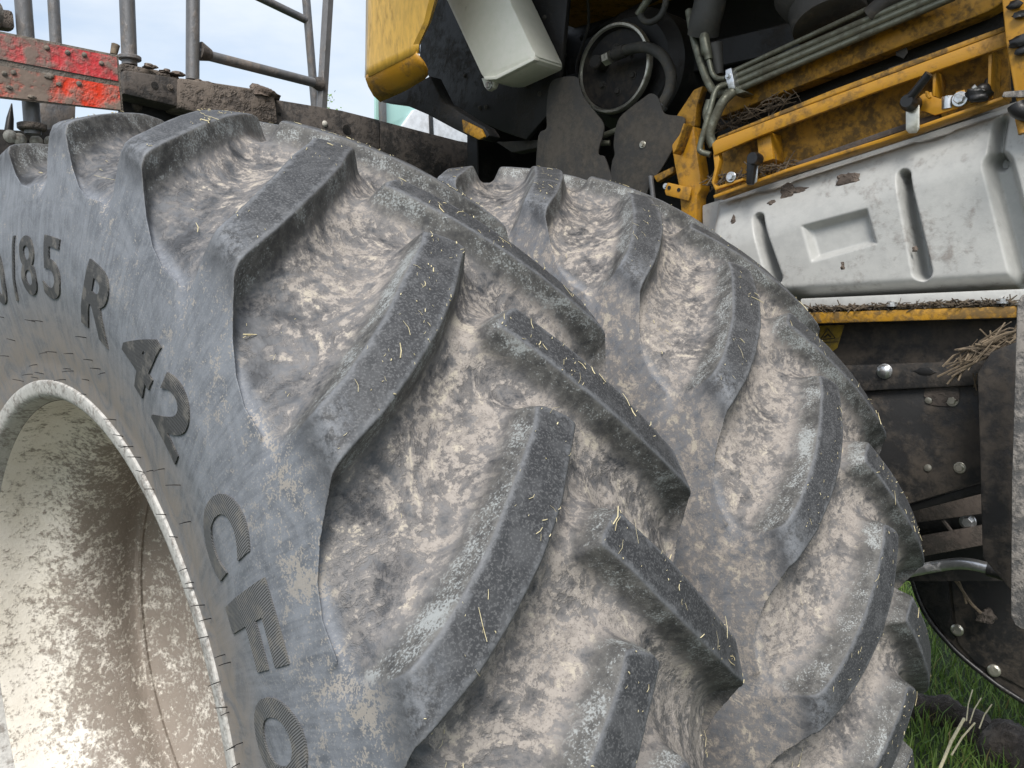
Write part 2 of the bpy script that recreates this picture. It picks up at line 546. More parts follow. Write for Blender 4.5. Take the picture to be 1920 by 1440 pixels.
# lug outline: lateral position from the centre line (metres, outer side negative) and angle from the lug's own zero
LUG = [(-0.030, 0.214), (-0.049, 0.190), (-0.097, 0.1425), (-0.152, 0.0855), (-0.198, 0.043), (-0.223, 0.0215), (-0.248, 0.005), (-0.262, -0.002),
       (-0.285, -0.006), (-0.305, -0.010), (-0.325, -0.020), (-0.365, -0.030), (-0.365, -0.262), (-0.338, -0.250), (-0.344, -0.205), (-0.334, -0.165), (-0.312, -0.125),
       (-0.288, -0.095), (-0.268, -0.072), (-0.248, -0.0605), (-0.200, -0.030), (-0.155, 0.006), (-0.1, 0.053), (-0.05, 0.103), (-0.012, 0.149), (0.020, 0.184), (0.012, 0.196), (-0.016, 0.212)]
A_ = [0, .05, .1, .15, .2, .225, .245, .258, .270, .285, .30, .33, .345, .38, .43, .48, .53, .58, .61, .64, .655]
TOPX = [0, .05, .1, .15, .2, .2245, .2435, .2535, .2583, .2612, .2635, .2678, .2697, .2745, .2785, .2765, .268, .258, .251, .247, .243]
TOPR = [.975, .973, .967, .957, .943, .9348, .9278, .9215, .9105, .8950, .8785, .8480, .8350, .803, .753, .703, .654, .605, .576, .547, .540]
FLX = [0, .05, .1, .15, .2, .2215, .2370, .2440, .2490, .2540, .2580, .2650, .2682, .2745, .2785, .2765, .268, .258, .251, .247, .243]
FLR = [.904, .902, .896, .887, .8745, .8675, .8590, .8550, .8500, .8445, .8395, .8300, .8240, .803, .753, .703, .654, .605, .576, .547, .540]


def vnoise(x, y, seed, octaves=4):
    """value noise on numpy arrays"""
    out = np.zeros_like(x)
    amp, tot = 1.0, 0.0
    for o in range(octaves):
        xi, yi = np.floor(x).astype(int), np.floor(y).astype(int)
        fx, fy = x - xi, y - yi
        fx, fy = fx * fx * (3 - 2 * fx), fy * fy * (3 - 2 * fy)

        def h(a, b):
            q = np.sin(a * 127.1 + b * 311.7 + seed * 74.7 + o * 19.3) * 43758.5453
            return q - np.floor(q)
        v = (h(xi, yi) * (1 - fx) + h(xi + 1, yi) * fx) * (1 - fy) + (h(xi, yi + 1) * (1 - fx) + h(xi + 1, yi + 1) * fx) * fy
        out += v * amp
        tot += amp
        amp *= 0.5
        x, y = x * 2.03, y * 2.03
    return out / tot


def poly_sd(px, py, poly):
    """signed distance to a polygon, positive inside"""
    d = np.full(px.shape, 1e9)
    ins = np.zeros(px.shape, bool)
    n = len(poly)
    for i in range(n):
        ax, ay = poly[i]
        bx, by = poly[(i + 1) % n]
        ex, ey = bx - ax, by - ay
        wx, wy = px - ax, py - ay
        t = np.clip((wx * ex + wy * ey) / (ex * ex + ey * ey), 0, 1)
        d = np.minimum(d, (wx - ex * t) ** 2 + (wy - ey * t) ** 2)
        c1, c2, c3 = py >= ay, py < by, ex * wy > ey * wx
        ins ^= (c1 & c2 & c3) | (~c1 & ~c2 & ~c3)
    return np.where(ins, 1, -1) * np.sqrt(d)


RM = 0.94


def lug_field(a, rel):
    """signed distance, blend 0..1 and lug index for lateral a and angle rel in [0, DP)"""
    best = np.full(a.shape, -1.0)
    idx = np.zeros(a.shape, int)
    keep = np.ones(a.shape)
    for mirror in (0, 1):
        for k in (-1, 0, 1, 2):
            sh = k * DP - (DP / 2 if mirror else 0)
            pl = [((-x if mirror else x), (t + sh) * RM) for x, t in LUG]
            sd = poly_sd(a, rel * RM, pl)
            up = sd > best
            best = np.where(up, sd, best)
            idx = np.where(up, mirror * 100 + k + 10, idx)
            d = np.maximum(-sd, 0) * (1 + 1.3 * np.clip((np.abs(a) - 0.17) / 0.09, 0, 1))      # tighter fillets at the shoulder
            f = np.where(d < 0.012, 0.965 - 0.445 * d / 0.012, 0.52 * np.exp(-(d - 0.012) / 0.0250))
            f = np.where(sd > 0, 1 - 0.035 * np.clip(1 - sd / 0.006, 0, 1) ** 2, f)
            keep *= (1 - np.clip(f, 0, 1))
    return best, 1 - keep, idx


def top_point(off, a, th, lift=0.0):
    s = -1 if a < 0 else 1
    x = np.interp(abs(a), A_, TOPX) * s
    r = np.interp(abs(a), A_, TOPR) + lift
    return Vector((off + x, -r * math.cos(th), r * math.sin(th)))


def build_tyre(parent, off, ph, mat, fine_n, da, seed):
    t0 = TH0 + ph
    # lateral stations
    ow = [-(.655 - i * .0065) for i in range(int((.655 - .37) / .0065))]
    tr = list(np.arange(-.37, .3705, da))
    iw = [.38, .40, .43, .48, .53, .58, .62, .655]
    a = np.array(ow + tr + iw)
    # angular stations: 13 pitches in fine steps on the side one can see, the rest coarser
    kf0, kf1 = -9, 4
    rel, base = [], []
    for kp in range(kf0, kf0 + NL):
        m = fine_n if kp < kf1 else max(12, fine_n // 4)
        for j in range(m):
            rel.append(j / m * DP)
            base.append(kp)
    rel = np.array(rel)
    base = np.array(base)
    th = t0 + base * DP + rel
    Tn, An = len(th), len(a)
    cache = {}
    sd = np.empty((Tn, An)); hh = np.empty((Tn, An)); ii = np.empty((Tn, An), int)
    start = 0
    for kp in range(kf0, kf0 + NL):
        m = fine_n if kp < kf1 else max(12, fine_n // 4)
        if m not in cache:
            rr, aa = np.meshgrid(np.arange(m) / m * DP, a, indexing='ij')
            cache[m] = lug_field(aa, rr)
        s_, h_, i_ = cache[m]
        sd[start:start + m], hh[start:start + m], ii[start:start + m] = s_, h_, np.where(i_ >= 100, 1000 + kp + i_ - 110, kp + i_ - 10)
        start += m
    sg, ab = np.sign(a), np.abs(a)
    tx, tr_, fx, fr = [np.interp(ab, A_, v) for v in (TOPX, TOPR, FLX, FLR)]
    TH, AA = np.meshgrid(th, a, indexing='ij')
    arc = TH * RM
    n1 = vnoise(AA * 26 + 50, arc * 26 + 90, seed, 4)
    n2 = vnoise(AA * 75 + 10, arc * 75 + 300, seed + 5, 3)
    flo = np.clip((-sd - 0.012) / 0.02, 0, 1) * np.clip((0.31 - np.abs(AA)) / 0.05, 0, 1)
    lump = flo * (np.clip(n1 - 0.46, 0, 1) * 0.010 + (n2 - 0.5) * 0.0014)
    X = off + sg[None, :] * (fx[None, :] * (1 - hh) + tx[None, :] * hh)
    Rr = fr[None, :] * (1 - hh) + tr_[None, :] * hh + lump + (n1 - 0.5) * 0.0012
    Y = -Rr * np.cos(TH)
    Z = np.maximum(Rr * np.sin(TH), -0.929)
    V = np.stack([X, Y, Z], -1)
    dth = np.roll(V, -1, 0) - np.roll(V, 1, 0)
    dla = np.empty_like(V)
    dla[:, 1:-1] = V[:, 2:] - V[:, :-2]
    dla[:, 0] = V[:, 1] - V[:, 0]
    dla[:, -1] = V[:, -1] - V[:, -2]
    Nn = np.cross(dla, dth)
    Nn /= np.linalg.norm(Nn, axis=-1, keepdims=True) + 1e-12
    # make the normals point away from the tube of the tyre
    cen = np.stack([np.full_like(X, off), -0.74 * np.cos(TH), 0.74 * np.sin(TH)], -1)
    if (np.sum(Nn * (V - cen), -1)).mean() < 0:
        Nn = -Nn
        flip = True
    else:
        flip = False
    ti = np.arange(Tn)
    tj = (ti + 1) % Tn
    g = lambda t, b: t[:, None] * An + b[None, :]
    b0, b1 = np.arange(An - 1), np.arange(1, An)
    Q = np.stack([g(ti, b0), g(ti, b1), g(tj, b1), g(tj, b0)], -1)
    if flip:
        Q = Q[..., ::-1]
    qsd = 0.25 * (sd[:, :-1] + sd[:, 1:] + np.roll(sd, -1, 0)[:, :-1] + np.roll(sd, -1, 0)[:, 1:])
    qa = np.abs(0.5 * (a[:-1] + a[1:]))[None, :] + qsd * 0
    qi = ii[:, :-1]
    islug = (qsd > -0.014) & (qa < 0.30)
    # part id per face: 0 = carcass, else lug index + 500
    part = np.where(islug, qi + 500, 0)
    counts = {}
    Qf, pf = Q.reshape(-1, 4), part.reshape(-1)
    Vf, Nf = V.reshape(-1, 3), Nn.reshape(-1, 3)
    att = {'lugd': sd.reshape(-1), 'lat': AA.reshape(-1), 'arc': arc.reshape(-1)}

    def make(name, faces, par):
        used, inv = np.unique(faces.reshape(-1), return_inverse=True)
        me = bpy.data.meshes.new(name)
        nf = len(faces)
        me.vertices.add(len(used))
        me.vertices.foreach_set('co', Vf[used].astype(np.float32).reshape(-1))
        me.loops.add(nf * 4)
        me.loops.foreach_set('vertex_index', inv.astype(np.int32).reshape(-1))
        me.polygons.add(nf)
        me.polygons.foreach_set('loop_start', np.arange(0, nf * 4, 4, dtype=np.int32))
        me.update(calc_edges=True)
        for kx, vv in att.items():
            at_ = me.attributes.new(kx, 'FLOAT', 'POINT')
            at_.data.foreach_set('value', vv[used].astype(np.float32))
        me.shade_smooth()
        me.normals_split_custom_set_from_vertices(Nf[used].astype(np.float32))
        return link(name, me, mat, par)

    want = []
    for u in np.unique(pf):
        if u == 0:
            continue
        kk = (u - 500) % 1000 if u < 1400 else (u - 1500)
        tc_ = t0 + kk * DP
        # lugs on the visible half become parts of their own
        if -0.75 < tc_ < 2.35:
            want.append(u)
    rest = ~np.isin(pf, want)
    ty = make('tyre', Qf[rest], parent)
    for u in want:
        f = Qf[pf == u]
        if len(f) > 60:
            make('lug', f, ty)
    return ty


def lathe_x(name, prof, off, mat, parent, seg=180):
    """profile (x, r) turned about the axle"""
    bm = bmesh.new()
    rings = [[bm.verts.new((off + x, -r * math.cos(2 * math.pi * j / seg), r * math.sin(2 * math.pi * j / seg))) for j in range(seg)] for x, r in prof]
    for p, q in zip(rings, rings[1:]):
        for j in range(seg):
            bm.faces.new((p[j], q[j], q[(j + 1) % seg], p[(j + 1) % seg]))
    me = bpy.data.meshes.new(name)
    bm.to_mesh(me)
    bm.free()
    o = link(name, me, mat, parent)
    me.shade_smooth()
    me.set_sharp_from_angle(angle=R_(40))
    return o


def build_rim(parent, off):
    fl = lathe_x('rim_flange', [(-.236, .5475), (-.2470, .5472), (-.2496, .5456), (-.2502, .5430), (-.2498, .5370), (-.2490, .5300), (-.2478, .5250), (-.2440, .5205), (-.2360, .5165), (-.2200, .5135)], off, 'flange', parent)
    prof = [(-.2203, .5127), (-.214, .5110), (-.19, .5090), (-.155, .504), (-.13, .492), (-.105, .470), (-.085, .458), (-.04, .456), (0.0, .458), (.022, .468), (.040, .474), (.046, .473), (.050, .466), (.056, .465), (.062, .469),
            (.075, .462), (.10, .430), (.125, .36), (.14, .28), (.145, .20), (.12, .17), (.118, .02)]
    lathe_x('rim_dish', prof, off, 'rim', parent)


def letters(parent, off):
    """raised size marking on the outer sidewall: (52)0/85 R42 CFO"""
    xs, rs = np.array(TOPX[10:]), np.array(TOPR[10:])
    xr = lambda r: float(np.interp(r, rs[::-1], xs[::-1]))
    spec = [('0', 1.752, .085, .675, .764, 0), ('/', 1.640, .035, .672, .768, .02), ('8', 1.548, .088, .678, .765, 0), ('5', 1.412, .096, .680, .768, .01), ('R', 1.180, .135, .672, .768, .04),
            ('4', 0.995, .120, .672, .766, .03), ('2', 0.855, .112, .668, .764, .02), ('C', .638, .108, .660, .772, 0), ('F', .488, .112, .660, .772, 0), ('O', .335, .122, .656, .770, 0)]
    for ch, tcn, wd, r0, r1, slant in spec:
        cu = bpy.data.curves.new('letter', 'FONT')
        cu.body = ch
        cu.offset = 0.030 if ch in 'R42' else (0.040 if ch in 'CFO' else 0.014)
        cu.resolution_u = 6
        tmp = bpy.data.objects.new('tmp', cu)
        me0 = bpy.data.meshes.new_from_object(tmp)
        bm = bmesh.new()
        bm.from_mesh(me0)
        bpy.data.objects.remove(tmp)
        bpy.data.curves.remove(cu)
        bpy.data.meshes.remove(me0)
        bmesh.ops.remove_doubles(bm, verts=bm.verts[:], dist=1e-4)
        x0 = min(v.co.x for v in bm.verts); x1 = max(v.co.x for v in bm.verts)
        y0 = min(v.co.y for v in bm.verts); y1 = max(v.co.y for v in bm.verts)
        for _ in range(3):
            es = [e for e in bm.edges if e.calc_length() > 0.11]
            if es:
                bmesh.ops.subdivide_edges(bm, edges=es, cuts=1)
                bmesh.ops.triangulate(bm, faces=bm.faces[:])
        for v in bm.verts:
            u, q = (v.co.x - x0) / (x1 - x0), (v.co.y - y0) / (y1 - y0)
            v.co = (u, q, 0)
        ex = bmesh.ops.extrude_face_region(bm, geom=bm.faces[:])
        newv = [e for e in ex['geom'] if isinstance(e, bmesh.types.BMVert)]
        ns = set(newv)
        for v in bm.verts:
            u, q = v.co.x, v.co.y
            r = r0 + (r1 - r0) * q
            t = tcn + wd * (0.5 - u) - slant * (q - 0.5) * 1.0
            lift = 0.0020 if v in ns else -0.003
            v.co = (off - xr(r) - lift, -r * math.cos(t), r * math.sin(t))
        fin(bm, 'letter', 'letter_worn' if ch in 'CFO' and tcn < .7 else 'letter', parent, angle=40)


def whiskers(parent, off):
    """thin rubber hairs left by the mould, standing out near the bead"""
    bm = bmesh.new()
    r2 = random.Random(11)
    for i in range(52):
        t = 0.15 + 1.75 * (i + r2.uniform(-.4, .4)) / 52
        r = r2.choice([.553, .556, .56, .575, .59, .605, .62, .64, .655]) + r2.uniform(-.005, .005)
        a = np.interp(-r, [-v for v in TOPR[10:]], A_[10:])
        p = top_point(off, -float(a), t)
        q = p + Vector((-r2.uniform(.008, .017), r2.uniform(-.003, .003), r2.uniform(-.002, .006)))
        tube_bm(bm, [p + Vector((.003, 0, 0)), (p + q) / 2 + Vector((0, 0, .0006)), q], [.0007, .0006, .0004], 5)
    o = fin(bm, 'mould_hairs', 'plastic', parent)
    tag(o, kind='stuff')


def chaff(name, off, ph, count, seed, label, lo, hi):
    """bits of straw and chopped grass lying on the tread"""
    bm = bmesh.new()
    r2 = random.Random(seed)
    g2 = np.random.default_rng(seed)
    TH, AAx = g2.uniform(lo, hi, count * 14), g2.uniform(-.262, .262, count * 14)
    S, _, _ = lug_field(AAx, (TH - TH0 - ph) % DP)
    made = 0
    for th, a, s in zip(TH.tolist(), AAx.tolist(), S.tolist()):
        if made >= count:
            break
        on = s > 0.002
        if not on and (r2.random() > 0.40 or s > -0.03):
            continue
        if float(vnoise(np.array([a * 16 + 40]), np.array([th * 15 + 70]), seed, 2)[0]) < r2.uniform(.25, .68):
            continue
        if on:
            p = top_point(off, a, th, 0.0006)
        else:
            r = np.interp(abs(a), A_, FLR) + 0.0065
            x = np.interp(abs(a), A_, FLX) * (-1 if a < 0 else 1)
            p = Vector((off + x, -r * math.cos(th), r * math.sin(th)))
        n = Vector((0, -math.cos(th), math.sin(th)))
        ln = r2.choice([.0015, .0015, .002, .002, .002, .0025, .003, .003, .004, .004, .005, .006, .008, .011, .016, .026]) * r2.uniform(.7, 1.2)
        wd = r2.choice([.00018, .00022, .0003, .00045, .0007]) * r2.uniform(.8, 1.2)
        ang = r2.gauss(1.2, .7)
        ex = Vector((1, 0, 0)); ey = n.cross(ex).normalized()
        d = ex * math.cos(ang) + ey * math.sin(ang)
        bend = n.cross(d) * r2.uniform(-.15, .15) * ln
        tube_bm(bm, [p - d * ln / 2, p + bend + n * .0006, p + d * ln / 2 + n * r2.uniform(0, .0015)], [wd, wd, wd * .7], 4)
        made += 1
    o = fin(bm, name, 'straw')
    tag(o, label, 'straw', kind='stuff')


I_OFF, I_PH = 0.71512, -0.01836
wheel_a = thing('dual_wheel', (0, 0, -0.93), 'big outer drive wheel with cream rim, lettered sidewall and muddy chevron lugs', 'wheel', 'dual drive wheels')
ty_a = build_tyre(wheel_a, 0.0, 0.0, 'tyre_a', 100, 0.0027, 3)
build_rim(wheel_a, 0.0)
letters(ty_a, 0.0)
whiskers(ty_a, 0.0)
wheel_b = thing('dual_wheel', (I_OFF, 0, -0.93), 'inner twin wheel with muddy lugged tyre between outer wheel and machine side', 'wheel', 'dual drive wheels')
build_tyre(wheel_b, I_OFF, I_PH, 'tyre_b', 72, 0.0036, 8)
lathe_x('rim_dish', [(-.245, .548), (-.25, .54), (-.236, .508), (-.155, .502), (-.105, .470), (-.04, .456), (.0, .45), (.06, .44), (.10, .3), (.11, .05)], I_OFF, 'rim', wheel_b, 96)
chaff('straw_chaff', 0.0, 0.0, 850, 21, 'scattered straw and grass bits on the lugs of the outer tyre', -0.15, 1.65)
chaff('straw_chaff', I_OFF, I_PH, 450, 33, 'scattered straw bits on the lugs of the inner tyre', -0.15, 1.5)

# ------------------------------------------------------------------ cab platform, railing and marker plate beyond the tyres
XN = Vector((1, 0, 0))
YN = Vector((0, 1, 0))
plat = thing('cab_platform', at(420, 200, y=1.15), 'dark muddy steel platform frame beyond the tyres, under the railing', 'platform')
ppoly('beam', [(232, 131), (338, 146), (338, 201), (232, 176)], YN * 0.09, 'platform', plat, 0.006, y=1.10)
ppoly('beam', [(336, 145), (420, 157), (515, 172), (522, 232), (420, 222), (336, 203)], YN * 0.10, 'platmud', plat, 0.008, y=1.085)
ppoly('beam', [(514, 186), (640, 207), (712, 225), (712, 330), (514, 330)], YN * 0.06, 'platform', plat, 0.003, y=1.12)
ppoly('beam', [(713.5, 226), (860, 264), (972, 282), (972, 350), (713.5, 330)], YN * 0.06, 'platform', plat, 0.003, y=1.122)
ppoly('back_plate', [(226, 160), (400, 190), (560, 215), (560, 330), (226, 300)], YN * 0.02, 'black_dust', plat, 0.002, y=1.20)
ppoly('top_plate', [(228, 118), (330, 138), (340, 150), (228, 134)], YN * 0.4, 'platmud', plat, 0.003, y=1.13)
ppoly('end_beam', [(-60, 238), (60, 246), (102, 240), (128, 262), (118, 420), (-60, 430)], YN * 0.05, 'platform', plat, 0.004, y=1.10)
ppoly('side_sheet', [(74, 188), (142, 196), (140, 262), (78, 256)], YN * 0.006, 'post', plat, 0.002, y=1.24)
for x_, y_ in ((37, 262), (68, 266), (95, 267), (19, 256)):
    bolt(at(x_, y_, y=1.10), (0, -1, 0), 0.017, 'whitebolt', plat, 'dome_bolt', False)
bolt(at(257, 198, y=1.199), (0, -1, 0), 0.016, 'platmud', plat, 'dome_bolt', False)
bolt(at(319, 164, y=1.10), (0, -1, 0), 0.010, 'platmud', plat)
bolt(at(609, 232, y=1.12), (0, -1, 0), 0.011, 'whitebolt', plat, 'dome_bolt', False)
lathe('bolt_hole', [(-.0015, .0105), (0.0015, .0105)], at(290, 160, y=1.10), (0, -1, 0), 'black', plat, 20)
lathe('bolt_hole', [(-.0015, .0175), (0.0015, .0175)], at(650, 243, y=1.12), (0, -1, 0), 'black', plat, 20)
lathe('bolt_hole', [(-.0015, .006), (0.0015, .006)], at(524, 214, y=1.12), (0, -1, 0), 'black', plat, 14)


def clod(name, p, sx, sy, sz, seed, mat='mud', parent=None, sub=3, flat=0.35, label=None, cat=None, group=None):
    """rough lump of earth sitting on p"""
    bm = bmesh.new()
    bmesh.ops.create_icosphere(bm, subdivisions=sub, radius=1)
    r2 = random.Random(seed)
    ph_ = [r2.uniform(0, 9) for _ in range(9)]
    for v in bm.verts:
        c = v.co
        f = 1 + .22 * math.sin(3.1 * c.x + ph_[0]) * math.sin(2.7 * c.y + ph_[1]) + .16 * math.sin(6.3 * c.z + ph_[2] + 3 * c.x) + .10 * math.sin(11 * c.y + ph_[3]) * math.sin(12 * c.x + ph_[4]) + r2.uniform(-.07, .07)
        z = c.z * f
        if z < -flat:
            z = -flat
        v.co = (p[0] + c.x * f * sx, p[1] + c.y * f * sy, p[2] + (z + flat * .6) * sz)
    o = fin(bm, name, mat, parent, angle=60)
    if label:
        tag(o, label, cat, group)
    return o


for i, (x_, y_, sx, sz, lb) in enumerate(((492, 178, .046, .030, 'largest lump of dried mud on the platform beam'), (470, 173, .022, .014, 'small mud lump left of the biggest lump on the beam'),
                                          (385, 156, .026, .009, 'flat mud crumb on the beam right of the tall tube post'), (372, 152, .014, .009, 'tiny mud crumb at the foot of the tall tube post'),
                                          (281, 124, .020, .010, 'mud crumb on the platform corner between the two posts'), (310, 133, .016, .008, 'mud crumb beside the tube post on the platform corner'),
                                          (332, 138, .020, .010, 'mud and straw crumb just left of the tall tube post'), (425, 164, .018, .007, 'thin mud crumb midway along the muddy beam'))):
    clod('mud_clod', at(x_, y_ + 3, y=1.11), sx, sx * .8, sz, 50 + i, 'mud', None, 3, .35, lb, 'mud', 'mud lumps on the platform beam')


def post(name, p0, p1, rpx, ypl, parent, mat='post', seg=16):
    a, b = at(*p0, y=ypl), at(*p1, y=ypl)
    dep = ((a + b) / 2 - CAM).dot(FW)
    return tube(name, [a, b], rpx / FOC * dep, mat, parent, seg)


rail = thing('platform_railing', at(361, 143, y=1.15), 'grey tube railing standing on the muddy platform beam', 'railing')
post('post', (222, -420), (243, 122), 14, 1.16, rail)
post('post', (364, -420), (361, 150), 12.5, 1.13, rail)
post('post', (640, -420), (602, 222), 11, 1.14, rail, seg=6)
post('post', (541, -400), (592, 215), 8, 1.5, rail)
post('post', (78, -400), (108, 140), 10.5, 1.5, rail)
post('rail', (430, -32), (577, 39), 7.5, 1.5, rail)
post('rail', (374, 100), (600, 158), 9, 1.135, rail)
post('rail', (220, -424), (642, -402), 12, 1.14, rail)
post('rail', (76, -404), (543, -392), 9, 1.5, rail)
pr = at(243, 109, y=1.16)
lathe('collar', [(-.006, .030), (-.004, .0325), (.004, .0325), (.006, .030)], pr, (0, 0, 1), 'post', rail, 24)
for q0, q1, rr in (((374, 96), (394, 104), (.030, .018)), ((601, 158), (588, 154), (.026, .018))):
    a, b = at(*q0, y=1.135), at(*q1, y=1.135)
    tube('weld_sleeve', [a, b], list(rr), 'platform', rail)
lad = thing('handrail_post', at(60, 250, y=1.06), 'thick muddy grey post with collar behind the red plate', 'post')
post('post', (12, -420), (62, 252), 15, 1.06, lad)
pc = at(60, 236, y=1.06)
lathe('collar', [(-.012, .031), (-.008, .035), (.004, .035), (.006, .031)], pc, (0, 0, 1), 'platmud', lad, 24)
ppoly('arm', [(-40, 12), (26, 18), (30, 56), (-40, 46)], YN * 0.04, 'platmud', lad, 0.010, y=1.05)
lathe('knob', [(0, .02), (.01, .036), (.03, .038), (.04, .02)], at(-2, 32, y=1.03), (-1, -.3, 0), 'plate', lad, 24)
tube('antenna', [at(15, 262, y=1.15), at(19, 222, y=1.15), at(22, 194, y=1.15)], [.013, .009, .0015], 'plastic')
tag(bpy.data.objects['antenna'], 'short black tapering spike below the red plate at far left', 'antenna')

# red and white marker plate, both strips caked with mud
mk = thing('marker_plate', at(232, 208, y=1.0), 'muddy plate with two red reflective strips at the platform corner', 'sign')
ppoly('plate', [(-230, 12), (222, 103), (232, 209), (-230, 160)], YN * 0.004, 'plate', mk, 0.0012, y=1.0)
ppoly('reflective_strip', [(-226, 17), (219, 107), (222, 152), (-226, 68)], YN * 0.0015, 'red_a', mk, 0, y=0.9975)
ppoly('reflective_strip', [(-226, 84), (223, 162), (227, 206), (-226, 155)], YN * 0.0015, 'red_b', mk, 0, y=0.9975)
for x_, y_ in ((190, 119), (127, 99), (158, 103), (88, 90), (8, 138), (25, 136), (148, 157)):
    bolt(at(x_, y_, y=0.9975), (0, -1, 0), .007, 'plate', mk, 'rivet', False)
for i, (x_, y_, s_) in enumerate(((92, 146, .020), (110, 160, .012), (18, 166, .012), (60, 184, .014))):
    clod('mud_patch', at(x_, y_, y=0.9965), s_ * .6, .0035, s_ * .4, 90 + i, 'plate', mk, 3, .9)
tube('twig', [at(213, 102, y=1.1), at(217, 84, y=1.1)], [.010, .012], 'twig', seg=8)
tag(bpy.data.objects['twig'], 'short broken stub standing between red plate and tube post', 'stub')

# ------------------------------------------------------------------ far things seen through the gaps
cabv = thing('parked_cab', at(760, 260, y=7.0), 'pale vehicle cab with greenish windows far behind the platform beam', 'vehicle')
ppoly('body', [(777, 205), (860, 205), (915, 252), (915, 330), (742, 330), (742, 246), (752, 240)], YN * 1.0, 'paleblue', cabv, 0.02, y=7.0)
k = NT('green_tinted_glass')
gm = k.done((0.42, 0.66, 0.62), 0.08, 0, None, 0.5)
ppoly('window', [(704, 150), (780, 205), (776, 212), (754, 238), (704, 246)], YN * 0.03, gm, cabv, 0.004, y=7.05)
ppoly('pillar', [(714, 150), (724, 150), (726, 250), (716, 250)], YN * 0.06, 'post', cabv, 0.006, y=6.95)
ppoly('trim', [(806, 215), (812, 215), (814, 260), (808, 260)], YN * 0.03, 'plastic', cabv, 0.004, y=6.97)
bm = bmesh.new()
r2 = random.Random(5)
tb = at(618, 208, y=9.0)
for i in range(260):
    h = r2.random()
    p = tb + Vector((r2.gauss(0, .10 * (1.1 - h)) + (0.16 if i % 3 == 0 else -0.02), r2.gauss(0, .08), -1.2 + h * (1.45 if i % 3 else 1.28)))
    s_ = r2.uniform(.02, .04)
    d1 = Vector((r2.uniform(-1, 1), r2.uniform(-1, 1), r2.uniform(-1, 1))).normalized()
    d2 = d1.orthogonal().normalized()
    vs = [bm.verts.new(p + d1 * s_), bm.verts.new(p + d2 * s_ * .5), bm.verts.new(p - d1 * s_), bm.verts.new(p - d2 * s_ * .5)]
    bm.faces.new(vs)
k = NT('leaf_green')
lm = k.done((0.13, 0.22, 0.05), 0.7)
tr = thing('far_shrub', tb + Vector((0, 0, -2.2)), 'small green shoot tips showing over the platform beam', 'shrub')
fin(bm, 'foliage', lm, tr)
tube('stem', [tb + Vector((0, 0, -2.2)), tb + Vector((0, 0, -.6)), tb], [.02, .014, .004], 'twig', tr, 6)

# ------------------------------------------------------------------ machine body: yellow side panel, dark interior
body = thing('machine_body', (1.6, 0, -0.3), 'dark open belly of the yellow harvester behind the tyres', 'harvester')


def boxw(name, lo, hi, mat, parent, bev=0.004):
    x0, y0, z0 = lo
    x1, y1, z1 = hi
    return prism(name, [(x0, y0, z0), (x0, y1, z0), (x0, y1, z1), (x0, y0, z1)], (x1 - x0, 0, 0), mat, parent, bev, 1)


boxw('inner_wall', (2.05, -3.2, 0.12), (2.12, 1.0, 2.0), 'black', body)  # inner walls coloured black to stand in for the shade of the bay
boxw('roof', (0.93, -3.2, 1.78), (2.2, 0.85, 1.90), 'yellow', body, 0.02)
prism('shade_panel', [(.93, -2.4, 1.84), (.93, .45, 1.84), (.52, .45, 2.10), (.52, -2.4, 2.10)], (.015, 0, .025), 'yellow', body, 0.004, 1)  # added out of view to keep the sun off the yellow frame and tank
boxw('front_wall', (1.52, 0.86, 0.55), (2.04, 0.92, 1.77), 'black', body)
boxw('floor_pan', (1.56, -3.2, 0.12), (2.04, 0.85, 0.18), 'black', body)
boxw('cross_tube', (1.55, -0.45, 1.35), (1.62, 0.84, 1.43), 'black', body)
ppoly('cover_plate', [(800, -170), (1080, -170), (1052, 120), (1040, 200), (985, 262), (940, 246), (832, 196), (786, 112)], XN * 0.02, 'black', body, 0.004, x=1.30)
ppoly('lower_rail', [(714, 191), (760, 197), (800, 214), (850, 241), (884, 258), (906, 263), (918, 254), (908, 238), (880, 222), (830, 190), (806, 142)], XN * 0.05, 'black', body, 0.004, x=1.13)
ppoly('rail_end', [(866, 224), (902, 242), (908, 256), (898, 262), (868, 247)], XN * 0.01, 'yellow_dirty', body, 0.002, x=1.122)
ppoly('shelf', [(930, 266), (1010, 262), (1010, 276), (960, 286)], XN * 0.05, 'splash', body, 0.002, x=1.34)
for x_, y_ in ((900, 202), (911, 201), (987, 160), (1000, 140), (1012, 176), (1021, 33), (1018, 85), (872, 142)):
    bolt(at(x_, y_, x=1.30), (-1, 0, 0), .008, 'splash', body)
tube('corrugated_hose', [at(1030, -30, x=1.5), at(1034, 60, x=1.5), at(1048, 110, x=1.52)], [.030, .028, .028], 'hose', body)
tube('cable', spline([at(968, -10, x=1.29), at(1000, 40, x=1.28), at(1002, 80, x=1.285), at(985, 110, x=1.29)]), .004, 'hose', body, 8)
tube('cable', spline([at(1100, -20, x=1.6), at(1104, 40, x=1.6), at(1094, 80, x=1.6), at(1082, 120, x=1.6), at(1084, 150, x=1.6)]), .005, 'hose', body, 8)
tube('thin_pipe', [at(1090, 72, x=1.62), at(1180, 22, x=1.62), at(1300, -40, x=1.62)], .010, 'black', body, 10)

pan = thing('side_panel', at(745, 190, x=0.98), 'dusty yellow bodywork panel with folded lower lip above the tyres', 'panel')


